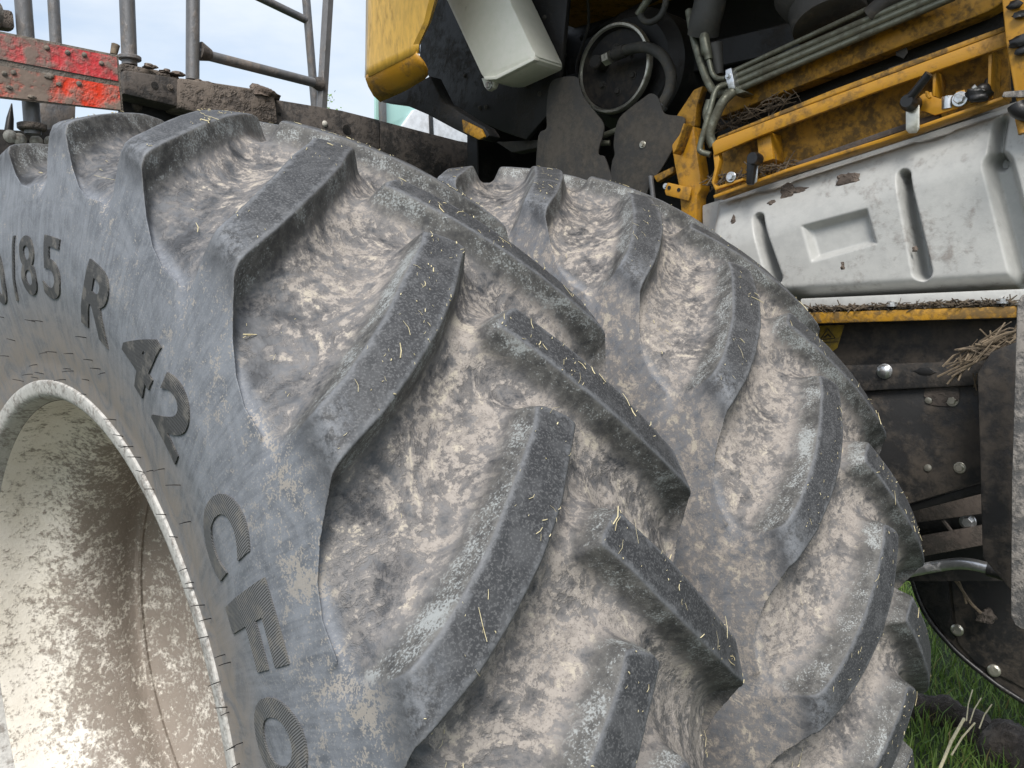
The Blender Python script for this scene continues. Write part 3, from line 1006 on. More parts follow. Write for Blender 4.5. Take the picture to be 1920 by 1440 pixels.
def sheet(name, quads, mat, parent, th=0.004):
    """folded sheet metal: list of rows of points, skinned and thickened"""
    bm = bmesh.new()
    rows = [[bm.verts.new(p) for p in r] for r in quads]
    for a, b in zip(rows, rows[1:]):
        for i in range(len(a) - 1):
            bm.faces.new((a[i], a[i + 1], b[i + 1], b[i]))
    bmesh.ops.recalc_face_normals(bm, faces=bm.faces[:])
    me = bpy.data.meshes.new(name)
    bm.to_mesh(me)
    bm.free()
    o = link(name, me, mat, parent)
    me.shade_smooth()
    me.set_sharp_from_angle(angle=R_(28))
    md = o.modifiers.new('thick', 'SOLIDIFY')
    md.thickness = th
    md.offset = -1
    return o


def prow(spec):
    return [at(a, b, x=c) for a, b, c in spec]


rows = [prow([(691, -190, .985), (697, -190, .960), (705, -190, .950), (854, -190, .950), (864, -190, .958), (872, -190, .985)]),
        prow([(689, -60, .985), (694, -60, .960), (702, -60, .950), (820, -60, .950), (829, -60, .958), (836, -60, .985)]),
        prow([(688, 40, .985), (693, 40, .960), (701, 40, .950), (796, 40, .950), (803, 40, .958), (806, 40, .985)]),
        prow([(687, 120, .985), (690, 122, .960), (697, 121, .950), (776, 84, .950), (784, 82, .958), (785, 84, .985)]),
        prow([(686, 146, .985), (688, 146, .960), (694, 144, .950), (775, 103, .950), (783, 100, .958), (785, 101, .985)])]
sheet('face', rows, 'yellow_panel', pan)
sheet('lip', [prow([(688, 142, .9535), (735, 119, .9535), (775, 99, .9535), (782, 96, .957)]), prow([(687, 148, .952), (735, 124, .952), (776, 104, .952), (784, 101, .957)]), prow([(692, 162, .962), (745, 138, .962), (786, 118, .962), (796, 116, .962)]),
              prow([(701, 178, .985), (755, 155, .985), (796, 133, .985), (803, 130, .985)]), prow([(714, 190, 1.01), (762, 168, 1.01), (796, 147, 1.01), (802, 140, 1.01)])], 'yellow', pan)

res = thing('washer_reservoir', at(915, 150, x=1.14), 'pale translucent plastic reservoir hanging in the dark opening', 'reservoir')
ppoly('bottle', [(738, -170), (834, 0), (899, 140), (906, 150), (931, 151), (998, 119), (1006, 110), (1001, 96), (956, 0), (876, -170)], XN * 0.13, 'reservoir', res, 0.016, x=1.12)
ppoly('seam', [(906, 143), (928, 142), (1000, 106), (1003, 112), (930, 149), (908, 150)], XN * 0.02, 'reservoir', res, 0.003, x=1.114)
ppoly('mounting_tab', [(902, 146), (930, 148), (924, 164), (914, 170), (908, 163)], XN * 0.02, 'reservoir', res, 0.003, x=1.15)
bolt(at(917, 160, x=1.148), (-1, 0, 0), .013, 'steel', res)

# hub drum with its hydraulic hose
hub = thing('drive_hub', at(1158, 130, x=1.45), 'round dark drive hub with shiny rim and bolts, hose looped across it', 'hub')
hc = at(1159, 131, x=1.45)
lathe('drum', [(.0, .128), (-.004, .132), (-.014, .1325), (-.02, .128), (-.022, .121), (-.006, .117), (-.004, .03), (-.004, .0)][::-1], hc, (1, 0, 0), 'black_dust', hub, 64)
lathe('shiny_ring', [(-.024, .120), (-.030, .124), (-.030, .131), (-.022, .135), (-.012, .1345)], hc, (1, 0, 0), 'zinc', hub, 72, False)
lathe('backing_drum', [(.02, .150), (.05, .185), (.16, .19), (.2, .15)], hc + Vector((0, -.02, .005)), (1, 0, 0), 'black', hub, 56)
for j in range(6):
    a_ = R_(25 + 60 * j)
    bolt(hc + Vector((-.005, .066 * math.cos(a_), .066 * math.sin(a_))), (-1, 0, 0), .013, 'splash', hub)
hose = thing('hydraulic_hose', at(1240, 205, x=1.36), 'grey rubber hose arching from the drive hub down to a bent steel pipe', 'hose')
hp = [at(1150, 103, x=1.39), at(1178, 93, x=1.38), at(1212, 89, x=1.36), at(1243, 106, x=1.34), at(1258, 140, x=1.33), at(1254, 172, x=1.32), at(1238, 200, x=1.31), at(1214, 219, x=1.30), at(1196, 229, x=1.295)]
tube('rubber_hose', spline(hp), .0155, 'hose', hose, 16)
tube('crimp_sleeve', [at(1154, 102, x=1.39), at(1172, 95, x=1.384)], .019, 'splash', hose, 16)
tube('crimp_sleeve', [at(1197, 228, x=1.295), at(1180, 236, x=1.292)], .0175, 'splash', hose, 16)
tube('hex_nut', [at(1145, 107, x=1.39), at(1134, 112, x=1.39)], .020, 'zinc', hose, 6)
tube('hex_nut', [at(1179, 236, x=1.292), at(1163, 242, x=1.29)], .0175, 'zinc', hose, 6)
lathe('banjo', [(-.022, .018), (-.018, .021), (.02, .021), (.05, .018)], at(1123, 118, x=1.42), (1, 0, 0), 'splash', hose, 20)
tube('foil_band', [at(1244, 196, x=1.311), at(1234, 206, x=1.308)], .0175, 'steel', hose, 16)
tube('bent_pipe', spline([at(1165, 241, x=1.29), at(1145, 249, x=1.29), at(1126, 257, x=1.29), at(1120, 263, x=1.29), at(1126, 268, x=1.29), at(1144, 268, x=1.30)]), .0085, 'pipe', hose, 12)
lp = thing('hose_loop', at(1215, 42, x=1.35), 'small looped hose end at the top of the dark opening', 'hose')
tube('rubber_hose', spline([at(1200, 28, x=1.35), at(1208, 39, x=1.35), at(1222, 41, x=1.35), at(1238, 30, x=1.35), at(1247, 10, x=1.35), at(1250, -15, x=1.35)]), .009, 'hose', lp, 12)
tube('pipe_stub', [at(1196, 28, x=1.35), at(1212, 4, x=1.35), at(1226, -18, x=1.35)], .011, 'pipe', lp, 12)

# splash plates
spp = thing('splash_plate', at(1100, 345, x=1.25), 'dusty grey cut-out guard plates standing behind the inner tyre', 'plate')
ppoly('left_wing', rounded([(1031, 157), (1051, 145), (1080, 144), (1087, 160), (1094, 182), (1112, 206), (1131, 232), (1129, 256), (1121, 288), (1136, 300), (1142, 380), (1000, 380), (1003, 335), (1009, 255), (1024, 240), (1024, 205)]), XN * 0.006, 'splash', spp, 0.002, x=1.25)
ppoly('right_wing', rounded([(1158, 226), (1180, 203), (1205, 184), (1219, 175), (1232, 181), (1240, 200), (1248, 214), (1284, 222), (1270, 262), (1245, 308), (1218, 348), (1200, 385), (1143.5, 385), (1146, 310), (1152, 290), (1150, 268)]), XN * 0.006, 'splash', spp, 0.002, x=1.252)
bolt(at(1205, 271, x=1.252), (-1, 0, 0), .010, 'zinc', spp)

# ------------------------------------------------------------------ yellow frame
fr = thing('yellow_frame', at(1290, 400, x=1.22), 'grimy yellow chassis frame of post and sloping rails above the white tank', 'frame')
ppoly('upright', [(1258, 272), (1284, 236), (1300, 236), (1306, 280), (1313, 330), (1314, 354), (1307, 367), (1306, 440), (1280, 440), (1272, 350), (1264, 311)], XN * 0.05, 'yellow', fr, 0.006, x=1.21)
ppoly('brace', [(1262, 226), (1300, 168), (1318, 160), (1306, 200), (1303, 236), (1285, 248), (1262, 284)], XN * 0.03, 'yellow_dirty', fr, 0.004, x=1.27)
ppoly('fin', [(1297, 236), (1300, 236), (1283, 284), (1277, 292)], XN * -0.04, 'yellow_dirty', fr, 0.001, x=1.209)
ppoly('tab', [(1251, 342), (1297, 352), (1291, 377), (1248, 366), (1246, 358)], XN * 0.005, 'yellow', fr, 0.002, x=1.195)
for x_, y_ in ((1255, 352), (1273, 356)):
    lathe('hole', [(-.001, .005), (.002, .005)], at(x_, y_, x=1.195), (-1, 0, 0), 'black', fr, 10)
bolt(at(1248, 349, x=1.20), (-1, 0, 0), .008, 'steel', fr)
ppoly('upper_rail', [(1340, 214), (1352, 176), (1404, 152), (1560, 92), (1750, 8), (1900, -62), (1900, -8), (1852, 22), (1640, 106), (1345, 222)], XN * 0.05, 'yellow_dirty', fr, 0.005, x=1.27)
ppoly('lower_rail', [(1334, 270), (1342, 262), (1560, 180), (1886, 58), (1889, 86), (1640, 173), (1422, 256), (1338, 292)], XN * 0.012, 'yellow', fr, 0.003, x=1.14)
ppoly('rail_top', [(1342, 262), (1560, 180), (1886, 58), (1884, 48), (1560, 168), (1345, 256)], XN * 0.08, 'yellow_dirty', fr, 0.003, x=1.152)
ppoly('web', [(1338, 280), (1422, 250), (1640, 165), (1890, 72), (1896, 190), (1660, 262), (1480, 320), (1340, 372)], XN * 0.008, 'yellow_dirty', fr, 0.002, x=1.225)
ppoly('rubber_strip', [(1490, 305), (1655, 246), (1760, 211), (1762, 222), (1657, 257), (1492, 315)], XN * 0.02, 'bar', fr, 0.002, x=1.165)
ppoly('ledge', [(1337, 366), (1475, 316), (1657, 258), (1880, 180), (1882, 186), (1657, 265), (1476, 322), (1338, 372)], XN * 0.05, 'yellow', fr, 0.0015, x=1.145)
ppoly('gusset', [(1418, 256), (1444, 247), (1450, 298), (1424, 306)], XN * 0.06, 'yellow', fr, 0.002, x=1.16)
ppoly('gusset', [(1749, 134), (1755, 132), (1753, 180), (1748, 180)], XN * 0.07, 'yellow', fr, 0.001, x=1.15)
ppoly('gusset', [(1853, 98), (1860, 96), (1857, 178), (1852, 180)], XN * 0.07, 'yellow', fr, 0.001, x=1.15)
ppoly('end_bracket', [(1337, 288), (1346, 285), (1349, 300), (1345, 318), (1338, 344), (1344, 350), (1392, 334), (1394, 338), (1341, 357), (1334, 342), (1340, 314)], XN * 0.02, 'yellow', fr, 0.001, x=1.145)
ppoly('lug_plate', [(1730, 176), (1746, 172), (1748, 180), (1770, 188), (1790, 182), (1792, 172), (1808, 168), (1812, 186), (1850, 176), (1858, 170), (1862, 184), (1752, 216), (1732, 208), (1718, 208), (1718, 186)], XN * 0.006, 'yellow', fr, 0.001, x=1.15)
ppoly('right_post', [(1862, -160), (1960, -160), (1960, 215), (1908, 200), (1900, 168), (1885, 80)], XN * 0.04, 'yellow', fr, 0.006, x=1.09)
ppoly('strap', [(1882, 172), (1960, 165), (1960, 182), (1878, 182)], XN * 0.004, 'flap', fr, 0.001, x=1.084)
for i, (x_, y_, s_) in enumerate(((1903, 14, .014), (1912, 32, .013), (1912, 84, .020), (1916, 100, .013))):
    clod('cable_tie_knot', at(x_, y_, x=1.083), .006, s_, s_ * .6, 140 + i, 'plastic', fr, 2, .8)
for x_, y_, s_ in ((1371, 332, .013), (1800, 186, .015)):
    bolt(at(x_, y_, x=1.145), (-1, 0, 0), s_, 'steel', fr)
tube('bush', [at(1778, 205, x=1.16), at(1778, 182, x=1.16)], .014, 'steel', fr, 16)
ppoly('yellow_hook', [(1734, 171), (1739, 170), (1741, 178), (1745, 182), (1740, 185), (1735, 180)], XN * 0.01, 'yellow', fr, 0.001, x=1.13)
ppoly('hanging_tag', [(1677, 90), (1699, 82), (1702, 98), (1694, 110), (1680, 104)], XN * 0.003, 'splash', fr, 0.0006, x=1.29)
ppoly('name_plate', [(1665, 128), (1721, 108), (1722, 118), (1667, 140)], XN * 0.003, 'splash', fr, 0.0006, x=1.235)
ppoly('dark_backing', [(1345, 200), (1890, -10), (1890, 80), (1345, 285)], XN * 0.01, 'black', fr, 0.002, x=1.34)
ppoly('low_stay', [(1225, 330), (1262, 312), (1262, 324), (1232, 342)], XN * 0.02, 'yellow_dirty', fr, 0.002, x=1.24)
tube('low_pipe', [at(1220, 330, x=1.235), at(1226, 380, x=1.235)], .007, 'post', fr, 10)

# hydraulic pipes above the upper rail
hyd = thing('hydraulic_pipes', at(1365, 175, x=1.22), 'bundle of olive steel pipes clamped along the upper yellow rail', 'pipes')
for (p0, p1, rpx) in (((1368, 137), (1720, -26), 5), ((1370, 148), (1740, -12), 6.5), ((1376, 158), (1762, -8), 7.5), ((1384, 168), (1790, -6), 6.5)):
    a, b = at(*p0, x=1.235), at(*p1, x=1.235)
    tube('pipe', [a, b], rpx / FOC * ((a + b) / 2 - CAM).dot(FW), 'pipe', hyd, 14)
ppoly('clamp', [(1359, 131), (1371, 126), (1376, 150), (1378, 166), (1366, 172), (1361, 152)], XN * 0.05, 'steel', hyd, 0.003, x=1.205)
ppoly('clamp_foot', [(1366, 168), (1380, 162), (1398, 172), (1376, 178)], XN * 0.05, 'pipe', hyd, 0.002, x=1.21)
bolt(at(1365, 143, x=1.205), (-1, 0, 0), .008, 'steel', hyd)
for pts, rr in (([(1368, 158, 1.22), (1352, 161, 1.20), (1341, 172, 1.19), (1333, 200, 1.18), (1322, 240, 1.17), (1313, 272, 1.165), (1314, 284, 1.165), (1332, 290, 1.17)], .0075),
                ([(1374, 172, 1.21), (1356, 190, 1.19), (1344, 214, 1.185), (1334, 238, 1.18), (1331, 256, 1.18), (1338, 274, 1.185)], .0120),
                ([(1368, 172, 1.22), (1350, 176, 1.22), (1336, 168, 1.225), (1324, 145, 1.23), (1312, 110, 1.24), (1300, 66, 1.25), (1292, 20, 1.26)], .0105),
                ([(1360, 147, 1.225), (1346, 147, 1.225), (1336, 138, 1.225), (1331, 120, 1.225), (1328, 108, 1.225)], .0065),
                ([(1334, 240, 1.20), (1326, 214, 1.22), (1332, 190, 1.23)], .012)):
    tube('pipe', spline([at(a, b, x=c) for a, b, c in pts]), rr, 'pipe', hyd, 12)
tube('fitting', [at(1329, 112, x=1.225), at(1327, 100, x=1.225), at(1325, 99, x=1.225), at(1320, 66, x=1.235)], [.010, .011, .014, .013], 'pipe', hyd, 8)
tube('fitting', [at(1348, 140, x=1.25), at(1340, 84, x=1.25)], [.012, .020], 'hose', hyd, 12)
tube('rubber_boot', spline([at(1318, 66, x=1.26), at(1322, 40, x=1.25), at(1330, 10, x=1.25), at(1336, -30, x=1.25)]), .040, 'hose', hyd, 18)
can = thing('filter_canister', at(1556, 44, x=1.3), 'olive round canister end poking down at the top edge above the pipes', 'canister')
lathe('cap', [(-.004, .0), (-.004, .072), (0, .084), (.010, .086), (.05, .086), (.056, .092), (.10, .11)], at(1556, 44, x=1.29), (.25, .35, 1), 'splash', can, 40)
tube('strap', [at(1630, 30, x=1.24), at(1660, 4, x=1.24), at(1700, -20, x=1.24)], .020, 'splash', can, 10)

# ------------------------------------------------------------------ white plastic tank with moulded recesses
tank = thing('plastic_tank', at(1600, 560, x=1.16), 'dirty white moulded plastic tank with slots and square recess beside the tyre', 'tank')


def seg_d(px, py, ax, ay, bx, by):
    ex, ey = bx - ax, by - ay
    t = np.clip(((px - ax) * ex + (py - ay) * ey) / (ex * ex + ey * ey), 0, 1)
    return np.hypot(px - ax - ex * t, py - ay - ey * t)


def sstep(v, a, b):
    t = np.clip((v - a) / (b - a), 0, 1)
    return t * t * (3 - 2 * t)


def build_tank():
    TL, TR, BR, BL = (1303, 368), (1912, 172), (1935, 552), (1310, 590)
    nu, nv = 240, 150
    bm = bmesh.new()
    us = np.linspace(-.02, 1.02, nu)
    vs = np.linspace(-.04, 1.03, nv)
    Ug, Vg = np.meshgrid(us, vs, indexing='ij')
    px = (TL[0] * (1 - Ug) + TR[0] * Ug) * (1 - Vg) + (BL[0] * (1 - Ug) + BR[0] * Ug) * Vg
    py = (TL[1] * (1 - Ug) + TR[1] * Ug) * (1 - Vg) + (BL[1] * (1 - Ug) + BR[1] * Ug) * Vg
    # distances in photograph pixels from the outline, about 0.9 mm each
    dl = (px - 1307)
    lt = (py - (368 - .322 * (px - 1303))) * .95
    lb = ((590 - .061 * (px - 1310)) - 12 - py)
    de = np.minimum(np.minimum(dl, lt), lb)
    X = 1.15 + 0.085 * (1 - sstep(de, -10, 38)) ** 1.6
    X += 0.045 * sstep(120 - lt, 0, 120)                       # upper part leans back
    poly = [(1504, 424), (1625, 392), (1643, 456), (1523, 490)]
    s = poly_sd(px, py, poly)
    X += 0.022 * sstep(s, -3, 11)
    for (ax, ay, bx, by, r) in ((1416, 408, 1452, 520, 11), (1691, 328, 1729, 508, 15)):
        d = seg_d(px, py, ax, ay, bx, by) - r * (0.75 + 0.35 * np.clip((py - ay) / (by - ay), 0, 1))
        X += 0.068 * (1 - sstep(d, -9, 4))
    for (ax, ay, bx, by, r) in ((1868, 222, 1866, 300, 10), (1872, 310, 1930, 540, 24)):
        d = seg_d(px, py, ax, ay, bx, by) - r
        X += 0.05 * (1 - sstep(d, -12, 9))
    for (cx, cy, r) in ((1420, 325, 46), (1722, 222, 54)):      # thumb dishes below the latches
        d = np.hypot(px - cx, (py - cy) * 1.35) - r
        X += 0.010 * (1 - sstep(d, -6, 3))
    V = [[None] * nv for _ in range(nu)]
    for i in range(nu):
        for j in range(nv):
            p = at(float(px[i, j]), float(py[i, j]), x=1.15)
            V[i][j] = bm.verts.new((float(X[i, j]), p.y, p.z))
    for i in range(nu - 1):
        for j in range(nv - 1):
            bm.faces.new((V[i][j], V[i + 1][j], V[i + 1][j + 1], V[i][j + 1]))
    bmesh.ops.recalc_face_normals(bm, faces=bm.faces[:])
    f = bm.faces[:][len(bm.faces) // 2]
    if f.normal.x > 0:
        bmesh.ops.reverse_faces(bm, faces=bm.faces[:])
    me = bpy.data.meshes.new('shell')
    bm.to_mesh(me)
    bm.free()
    link('shell', me, 'white_tank', tank, True)


build_tank()
for i, (x_, y_, xx, sy_, sz_) in enumerate(((1478, 368, 1.180, .017, .020), (1500, 362, 1.181, .018, .009), (1590, 343, 1.172, .022, .015), (1408, 396, 1.185, .014, .008), (1447, 384, 1.178, .010, .007), (1580, 505, 1.152, .008, .012), (1375, 420, 1.170, .006, .012), (1716, 470, 1.152, .005, .006))):
    clod('mud_smudge', at(x_, y_, x=xx), .0025, sy_, sz_, 300 + i, 'mud', tank, 3, .9)
ppoly('back_shell', [(1316, 385), (1890, 200), (1905, 540), (1320, 570)], XN * 0.12, 'white_tank', tank, 0.004, x=1.232)
ppoly('foot_flange', [(1500, 560), (1935, 541), (1935, 572), (1500, 586)], XN * 0.05, 'white_tank', tank, 0.004, x=1.135)

la1 = thing('latch', at(1408, 345, x=1.12), 'small black lever latch with shiny strap over the left end of the white tank', 'latch', 'tank latches')
ppoly('handle', [(1399, 296), (1408, 288), (1418, 292), (1416, 306), (1409, 346), (1398, 346)], XN * 0.018, 'plastic', la1, 0.004, x=1.115)
ppoly('strap', [(1411, 305), (1422, 305), (1419, 340), (1413, 345), (1405, 344)], XN * 0.003, 'steel', la1, 0.001, x=1.128)
lathe('pivot', [(0, .0), (0, .013), (.012, .015), (.03, .014), (.03, 0)], at(1410, 296, x=1.10), (1, 0, 0), 'plastic', la1, 20)
la2 = thing('latch', at(1712, 250, x=1.12), 'black lever latch with flat zinc strap near the right post of the frame', 'latch', 'tank latches')
tube('handle', [at(1703, 188, x=1.115), at(1716, 172, x=1.108), at(1742, 138, x=1.10)], [.011, .009, .0085], 'plastic', la2, 10)
lathe('pivot', [(-.012, .0), (-.012, .012), (0, .017), (.03, .018), (.03, 0)], at(1703, 191, x=1.115), (1, 0, 0), 'plastic', la2, 22)
ppoly('strap', [(1698, 198), (1724, 196), (1724, 240), (1718, 249), (1704, 250), (1698, 244)], XN * 0.004, 'zinc', la2, 0.0015, x=1.128)
cp = thing('cable_plug', at(1835, 190, x=1.14), 'black cable plug lying between the two small gussets of the frame', 'plug')
clod('plug_body', at(1835, 186, x=1.14), .015, .022, .016, 160, 'plastic', cp, 3, .9)
tube('cable', spline([at(1838, 182, x=1.14), at(1846, 170, x=1.145), at(1852, 150, x=1.16)]), .005, 'plastic', cp, 8)
tube('terminal', [at(1826, 168, x=1.135), at(1832, 163, x=1.135)], .007, 'steel', cp, 10)
rt = thing('grip_tube', at(1916, 245, x=1.05), 'black tube end with orange sleeve at the right edge below the post', 'tube')
tube('rubber_tube', spline([at(1906, 196, x=1.05), at(1912, 206, x=1.05), at(1935, 214, x=1.05)]), .016, 'plastic', rt, 12)
tube('sleeve', [at(1912, 214, x=1.06), at(1920, 250, x=1.06)], .009, 'yellow', rt, 12)

# ------------------------------------------------------------------ below the tank
lo = thing('lower_panel', at(1700, 900, x=1.2), 'dusty black sheet panel with bolts under the yellow strip below the tank', 'panel')
ppoly('yellow_strip', [(1490, 587), (1903, 574), (1903, 596), (1490, 608)], XN * 0.09, 'yellow_dirty', lo, 0.003, x=1.125)
ppoly('upper_sheet', [(1490, 609), (1905, 598), (1905, 676), (1490, 690)], XN * 0.012, 'black_dust', lo, 0.002, x=1.19)
ppoly('fold', [(1490, 688), (1905, 674), (1905, 720), (1490, 740)], XN * 0.012, 'black_dust', lo, 0.005, x=1.178)
ppoly('main_sheet', [(1490, 738), (1905, 718), (1905, 880), (1840, 904), (1700, 946), (1490, 1000)], XN * 0.012, 'black_dust', lo, 0.002, x=1.192)
ppoly('lower_edge', [(1560, 985), (1700, 948), (1840, 906), (1840, 926), (1700, 962), (1560, 1000)], XN * 0.01, 'black', lo, 0.002, x=1.205)
ppoly('box_side', [(1832, 700), (1858, 660), (1906, 640), (1906, 1120), (1842, 1046), (1838, 900)], XN * 0.03, 'black_dust', lo, 0.004, x=1.08)
ppoly('box_edge', [(1832, 700), (1838, 900), (1842, 1046), (1850, 1050), (1848, 700), (1858, 662)], XN * 0.10, 'black', lo, 0.003, x=1.082)
bolt(at(1659, 696, x=1.178), (-1, 0, 0), .0165, 'steel', lo, 'cap_bolt', False)
for x_, y_, r_ in ((1786, 751, .0125), (1800, 877, .012)):
    bolt(at(x_, y_, x=1.192), (-1, 0, 0), r_, 'zinc', lo)
for x_, y_ in ((1742, 750), (1740, 877)):
    lathe('rivet', [(-.004, .004), (-.003, .0075), (.001, .0078)], at(x_, y_, x=1.192), (1, 0, 0), 'zinc', lo, 16)
for x_, y_ in ((1673, 573), (1880, 567)):
    bolt(at(x_, y_, x=1.13), (0, 0, 1), .012, 'steel', lo)
clod('slot', at(1735, 701, x=1.178), .002, .022, .008, 171, 'black', lo, 2, .9)
ppoly('warning_sticker', [(1536, 611), (1583, 609), (1576, 632), (1570, 652), (1556, 662), (1536, 662)], XN * 0.001, 'sticker', lo, 0, x=1.1885)
tri = [(1552, 616), (1566, 634), (1538, 637)]
for a_, b_ in ((0, 1), (1, 2), (2, 0)):
    tube('warning_triangle', [at(*tri[a_], x=1.188), at(*tri[b_], x=1.188)], .0012, 'ink', lo, 6)
tube('warning_triangle', [at(1546, 632, x=1.188), at(1552, 627, x=1.188), at(1558, 632, x=1.188)], .0022, 'ink', lo, 6)
ppoly('warning_line', [(1540, 642), (1572, 640), (1572, 641.5), (1540, 643.5)], XN * 0.0006, 'ink', lo, 0, x=1.1878)

st = thing('frame_struts', at(1780, 1040, x=1.45), 'two dusty brown flat bars with a washered bolt in the dark below the panel', 'bars')
ppoly('bar', [(1640, 958), (1712, 946), (1900, 920), (1900, 956), (1722, 980), (1640, 992)], XN * 0.02, 'bar', st, 0.003, x=1.45)
ppoly('bar', [(1640, 1018), (1728, 1006), (1900, 975), (1900, 1012), (1730, 1044), (1640, 1056)], XN * 0.02, 'bar', st, 0.003, x=1.45)
bolt(at(1815, 978, x=1.47), (-1, 0, 0), .019, 'steel', st)
tube('stalk', [at(1768, 975, x=1.46), at(1787, 1000, x=1.46)], .0045, 'bar', st, 6)
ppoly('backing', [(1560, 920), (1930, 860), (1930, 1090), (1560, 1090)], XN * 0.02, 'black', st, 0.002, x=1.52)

gp = thing('bent_tube', at(1690, 1078, x=1.25), 'bare galvanised bent tube with black hose end below the dark bars', 'tube')
tube('steel_tube', spline([at(1640, 1088, x=1.25), at(1700, 1073, x=1.25), at(1750, 1063, x=1.25), at(1790, 1057, x=1.25), at(1820, 1058, x=1.25), at(1856, 1066, x=1.25)]), .0125, 'steel', gp, 18)
tube('hose_end', spline([at(1852, 1065, x=1.25), at(1880, 1073, x=1.25), at(1930, 1094, x=1.25)]), .0165, 'plastic', gp, 16)

fl = thing('mud_flap', at(1905, 1170, x=0.98), 'dusty grey rubber flap hanging at the right edge of the picture', 'flap')
ppoly('rubber_sheet', [(1915, 552), (1975, 548), (1975, 1186), (1918, 1182), (1903, 1174), (1894, 1156), (1896, 900), (1906, 570)], XN * 0.012, 'flap', fl, 0.005, x=0.98)

cv = thing('disc_cover', at(1800, 1230, x=1.75), 'large black riveted cover with curved lower rim above the grass', 'cover')
arcp = [(1700, 1050), (1708, 1078), (1718, 1110), (1731, 1142), (1748, 1170), (1768, 1194), (1792, 1220), (1818, 1243), (1843, 1263), (1870, 1284), (1898, 1302), (1930, 1321), (1990, 1345)]
ppoly('sheet', arcp + [(1990, 1050)], XN * 0.02, 'black_dust', cv, 0.002, x=1.75)
tube('rim_edge', spline([at(a, b, x=1.748) for a, b in arcp], 3), .0075, 'plastic', cv, 10)
ppoly('segment', [(1712, 1074), (1774, 1060), (1790, 1200), (1772, 1190), (1750, 1164), (1734, 1138), (1720, 1108)], XN * 0.006, 'black', cv, 0.002, x=1.742)
ppoly('segment', [(1780, 1062), (1990, 1062), (1990, 1300), (1930, 1296), (1830, 1244), (1796, 1206)], XN * 0.006, 'black_dust', cv, 0.002, x=1.743)
for x_, y_ in ((1795, 1181), (1864, 1257)):
    lathe('rivet', [(-.006, .006), (-.006, .012), (-.003, .0165), (.001, .0165)], at(x_, y_, x=1.742), (1, 0, 0), 'zinc', cv, 20)


# ------------------------------------------------------------------ loose straw, mud and grass
def sticks(name, gen, n, mat, label, cat, seed, r=(.0008, .0018), parent=None):
    bm = bmesh.new()
    r2 = random.Random(seed)
    for i in range(n):
        p, d, ln = gen(r2)
        rr = r2.uniform(*r)
        side = d.orthogonal().normalized() * r2.uniform(-.2, .2) * ln
        tube_bm(bm, [p - d * ln / 2, p + side, p + d * ln / 2], [rr, rr, rr * .6], 5)
    o = fin(bm, name, mat)
    tag(o, label, cat, kind='stuff')
    return o


def along(p0, p1, x, thick, ln, spread):
    a, b = at(*p0, x=x), at(*p1, x=x)

    def g(r2):
        p = a.lerp(b, r2.random()) + Vector((r2.gauss(0, thick), r2.gauss(0, thick), abs(r2.gauss(0, thick))))
        d = ((b - a).normalized() + Vector((r2.gauss(0, spread), r2.gauss(0, spread), r2.gauss(0, spread)))).normalized()
        return p, d, r2.uniform(*ln)
    return g


sticks('straw_debris', along((1330, 350), (1490, 312), 1.17, .009, (.012, .05), .7), 150, 'oldstraw', 'dark rotting straw caught on the yellow ledge by the left latch', 'straw', 3)
sticks('straw_debris', along((1345, 245), (1480, 190), 1.26, .010, (.02, .07), .5), 90, 'oldstraw', 'old dark straw lodged between the two sloping yellow rails', 'straw', 4)
sticks('straw_debris', along((1520, 581), (1905, 567), 1.128, .003, (.008, .035), .5), 220, 'oldstraw', 'line of straw and dirt along the top of the yellow strip', 'straw', 5)
sticks('straw_bundle', along((1800, 690), (1900, 636), 1.11, .012, (.02, .085), .38), 80, 'twig', 'bundle of dry brown stalks wedged beside the flap', 'straw', 6, (.0010, .0024))
sticks('dry_stalks', along((1795, 690), (1860, 640), 1.10, .006, (.10, .16), .10), 6, 'twig', 'longer dry stalks poking out of the bundle beside the flap', 'straw', 8, (.0018, .0030))
for i, (p0, p1) in enumerate((((1824, 700), (1831, 732)), ((1832, 700), (1826, 726)))):
    tube('stalk', [at(*p0, x=1.13), at(*p1, x=1.15)], .0014, 'twig', seg=5)
    tag(bpy.data.objects['stalk' if i == 0 else 'stalk.002'] if False else C.objects[-1], ('longer' if i == 0 else 'shorter') + ' single stalk dangling under the dry straw bundle', 'straw')
sticks('dirt_rim', along((1500, 583), (1900, 569), 1.135, .003, (.006, .014), 1.0), 260, 'darkmud', 'crumbs of dark dirt along the foot of the white tank', 'dirt', 15, (.0015, .0035))
for i, pts in enumerate(([(1778, 1070), (1800, 1100), (1820, 1130), (1840, 1150)], [(1790, 1072), (1806, 1110), (1812, 1132)], [(1740, 1005), (1760, 1060), (1780, 1080)])):
    tube('hanging_twig', spline([at(a, b, x=1.6) for a, b in pts]), .004 if i == 0 else .0028, 'twig', seg=6)
    tag(C.objects[-1], ('long', 'thin', 'short')[i] + ' dry twig hanging in front of the black cover', 'twig')
clod('mud_clod', at(1848, 1162, x=1.70), .02, .022, .022, 201, 'darkmud', None, 3, .5, 'mud lump with roots stuck on the black cover beside the flap', 'mud')
clod('mud_patch', at(1765, 745, x=1.19), .003, .035, .05, 203, 'bar', lo, 3, .9)


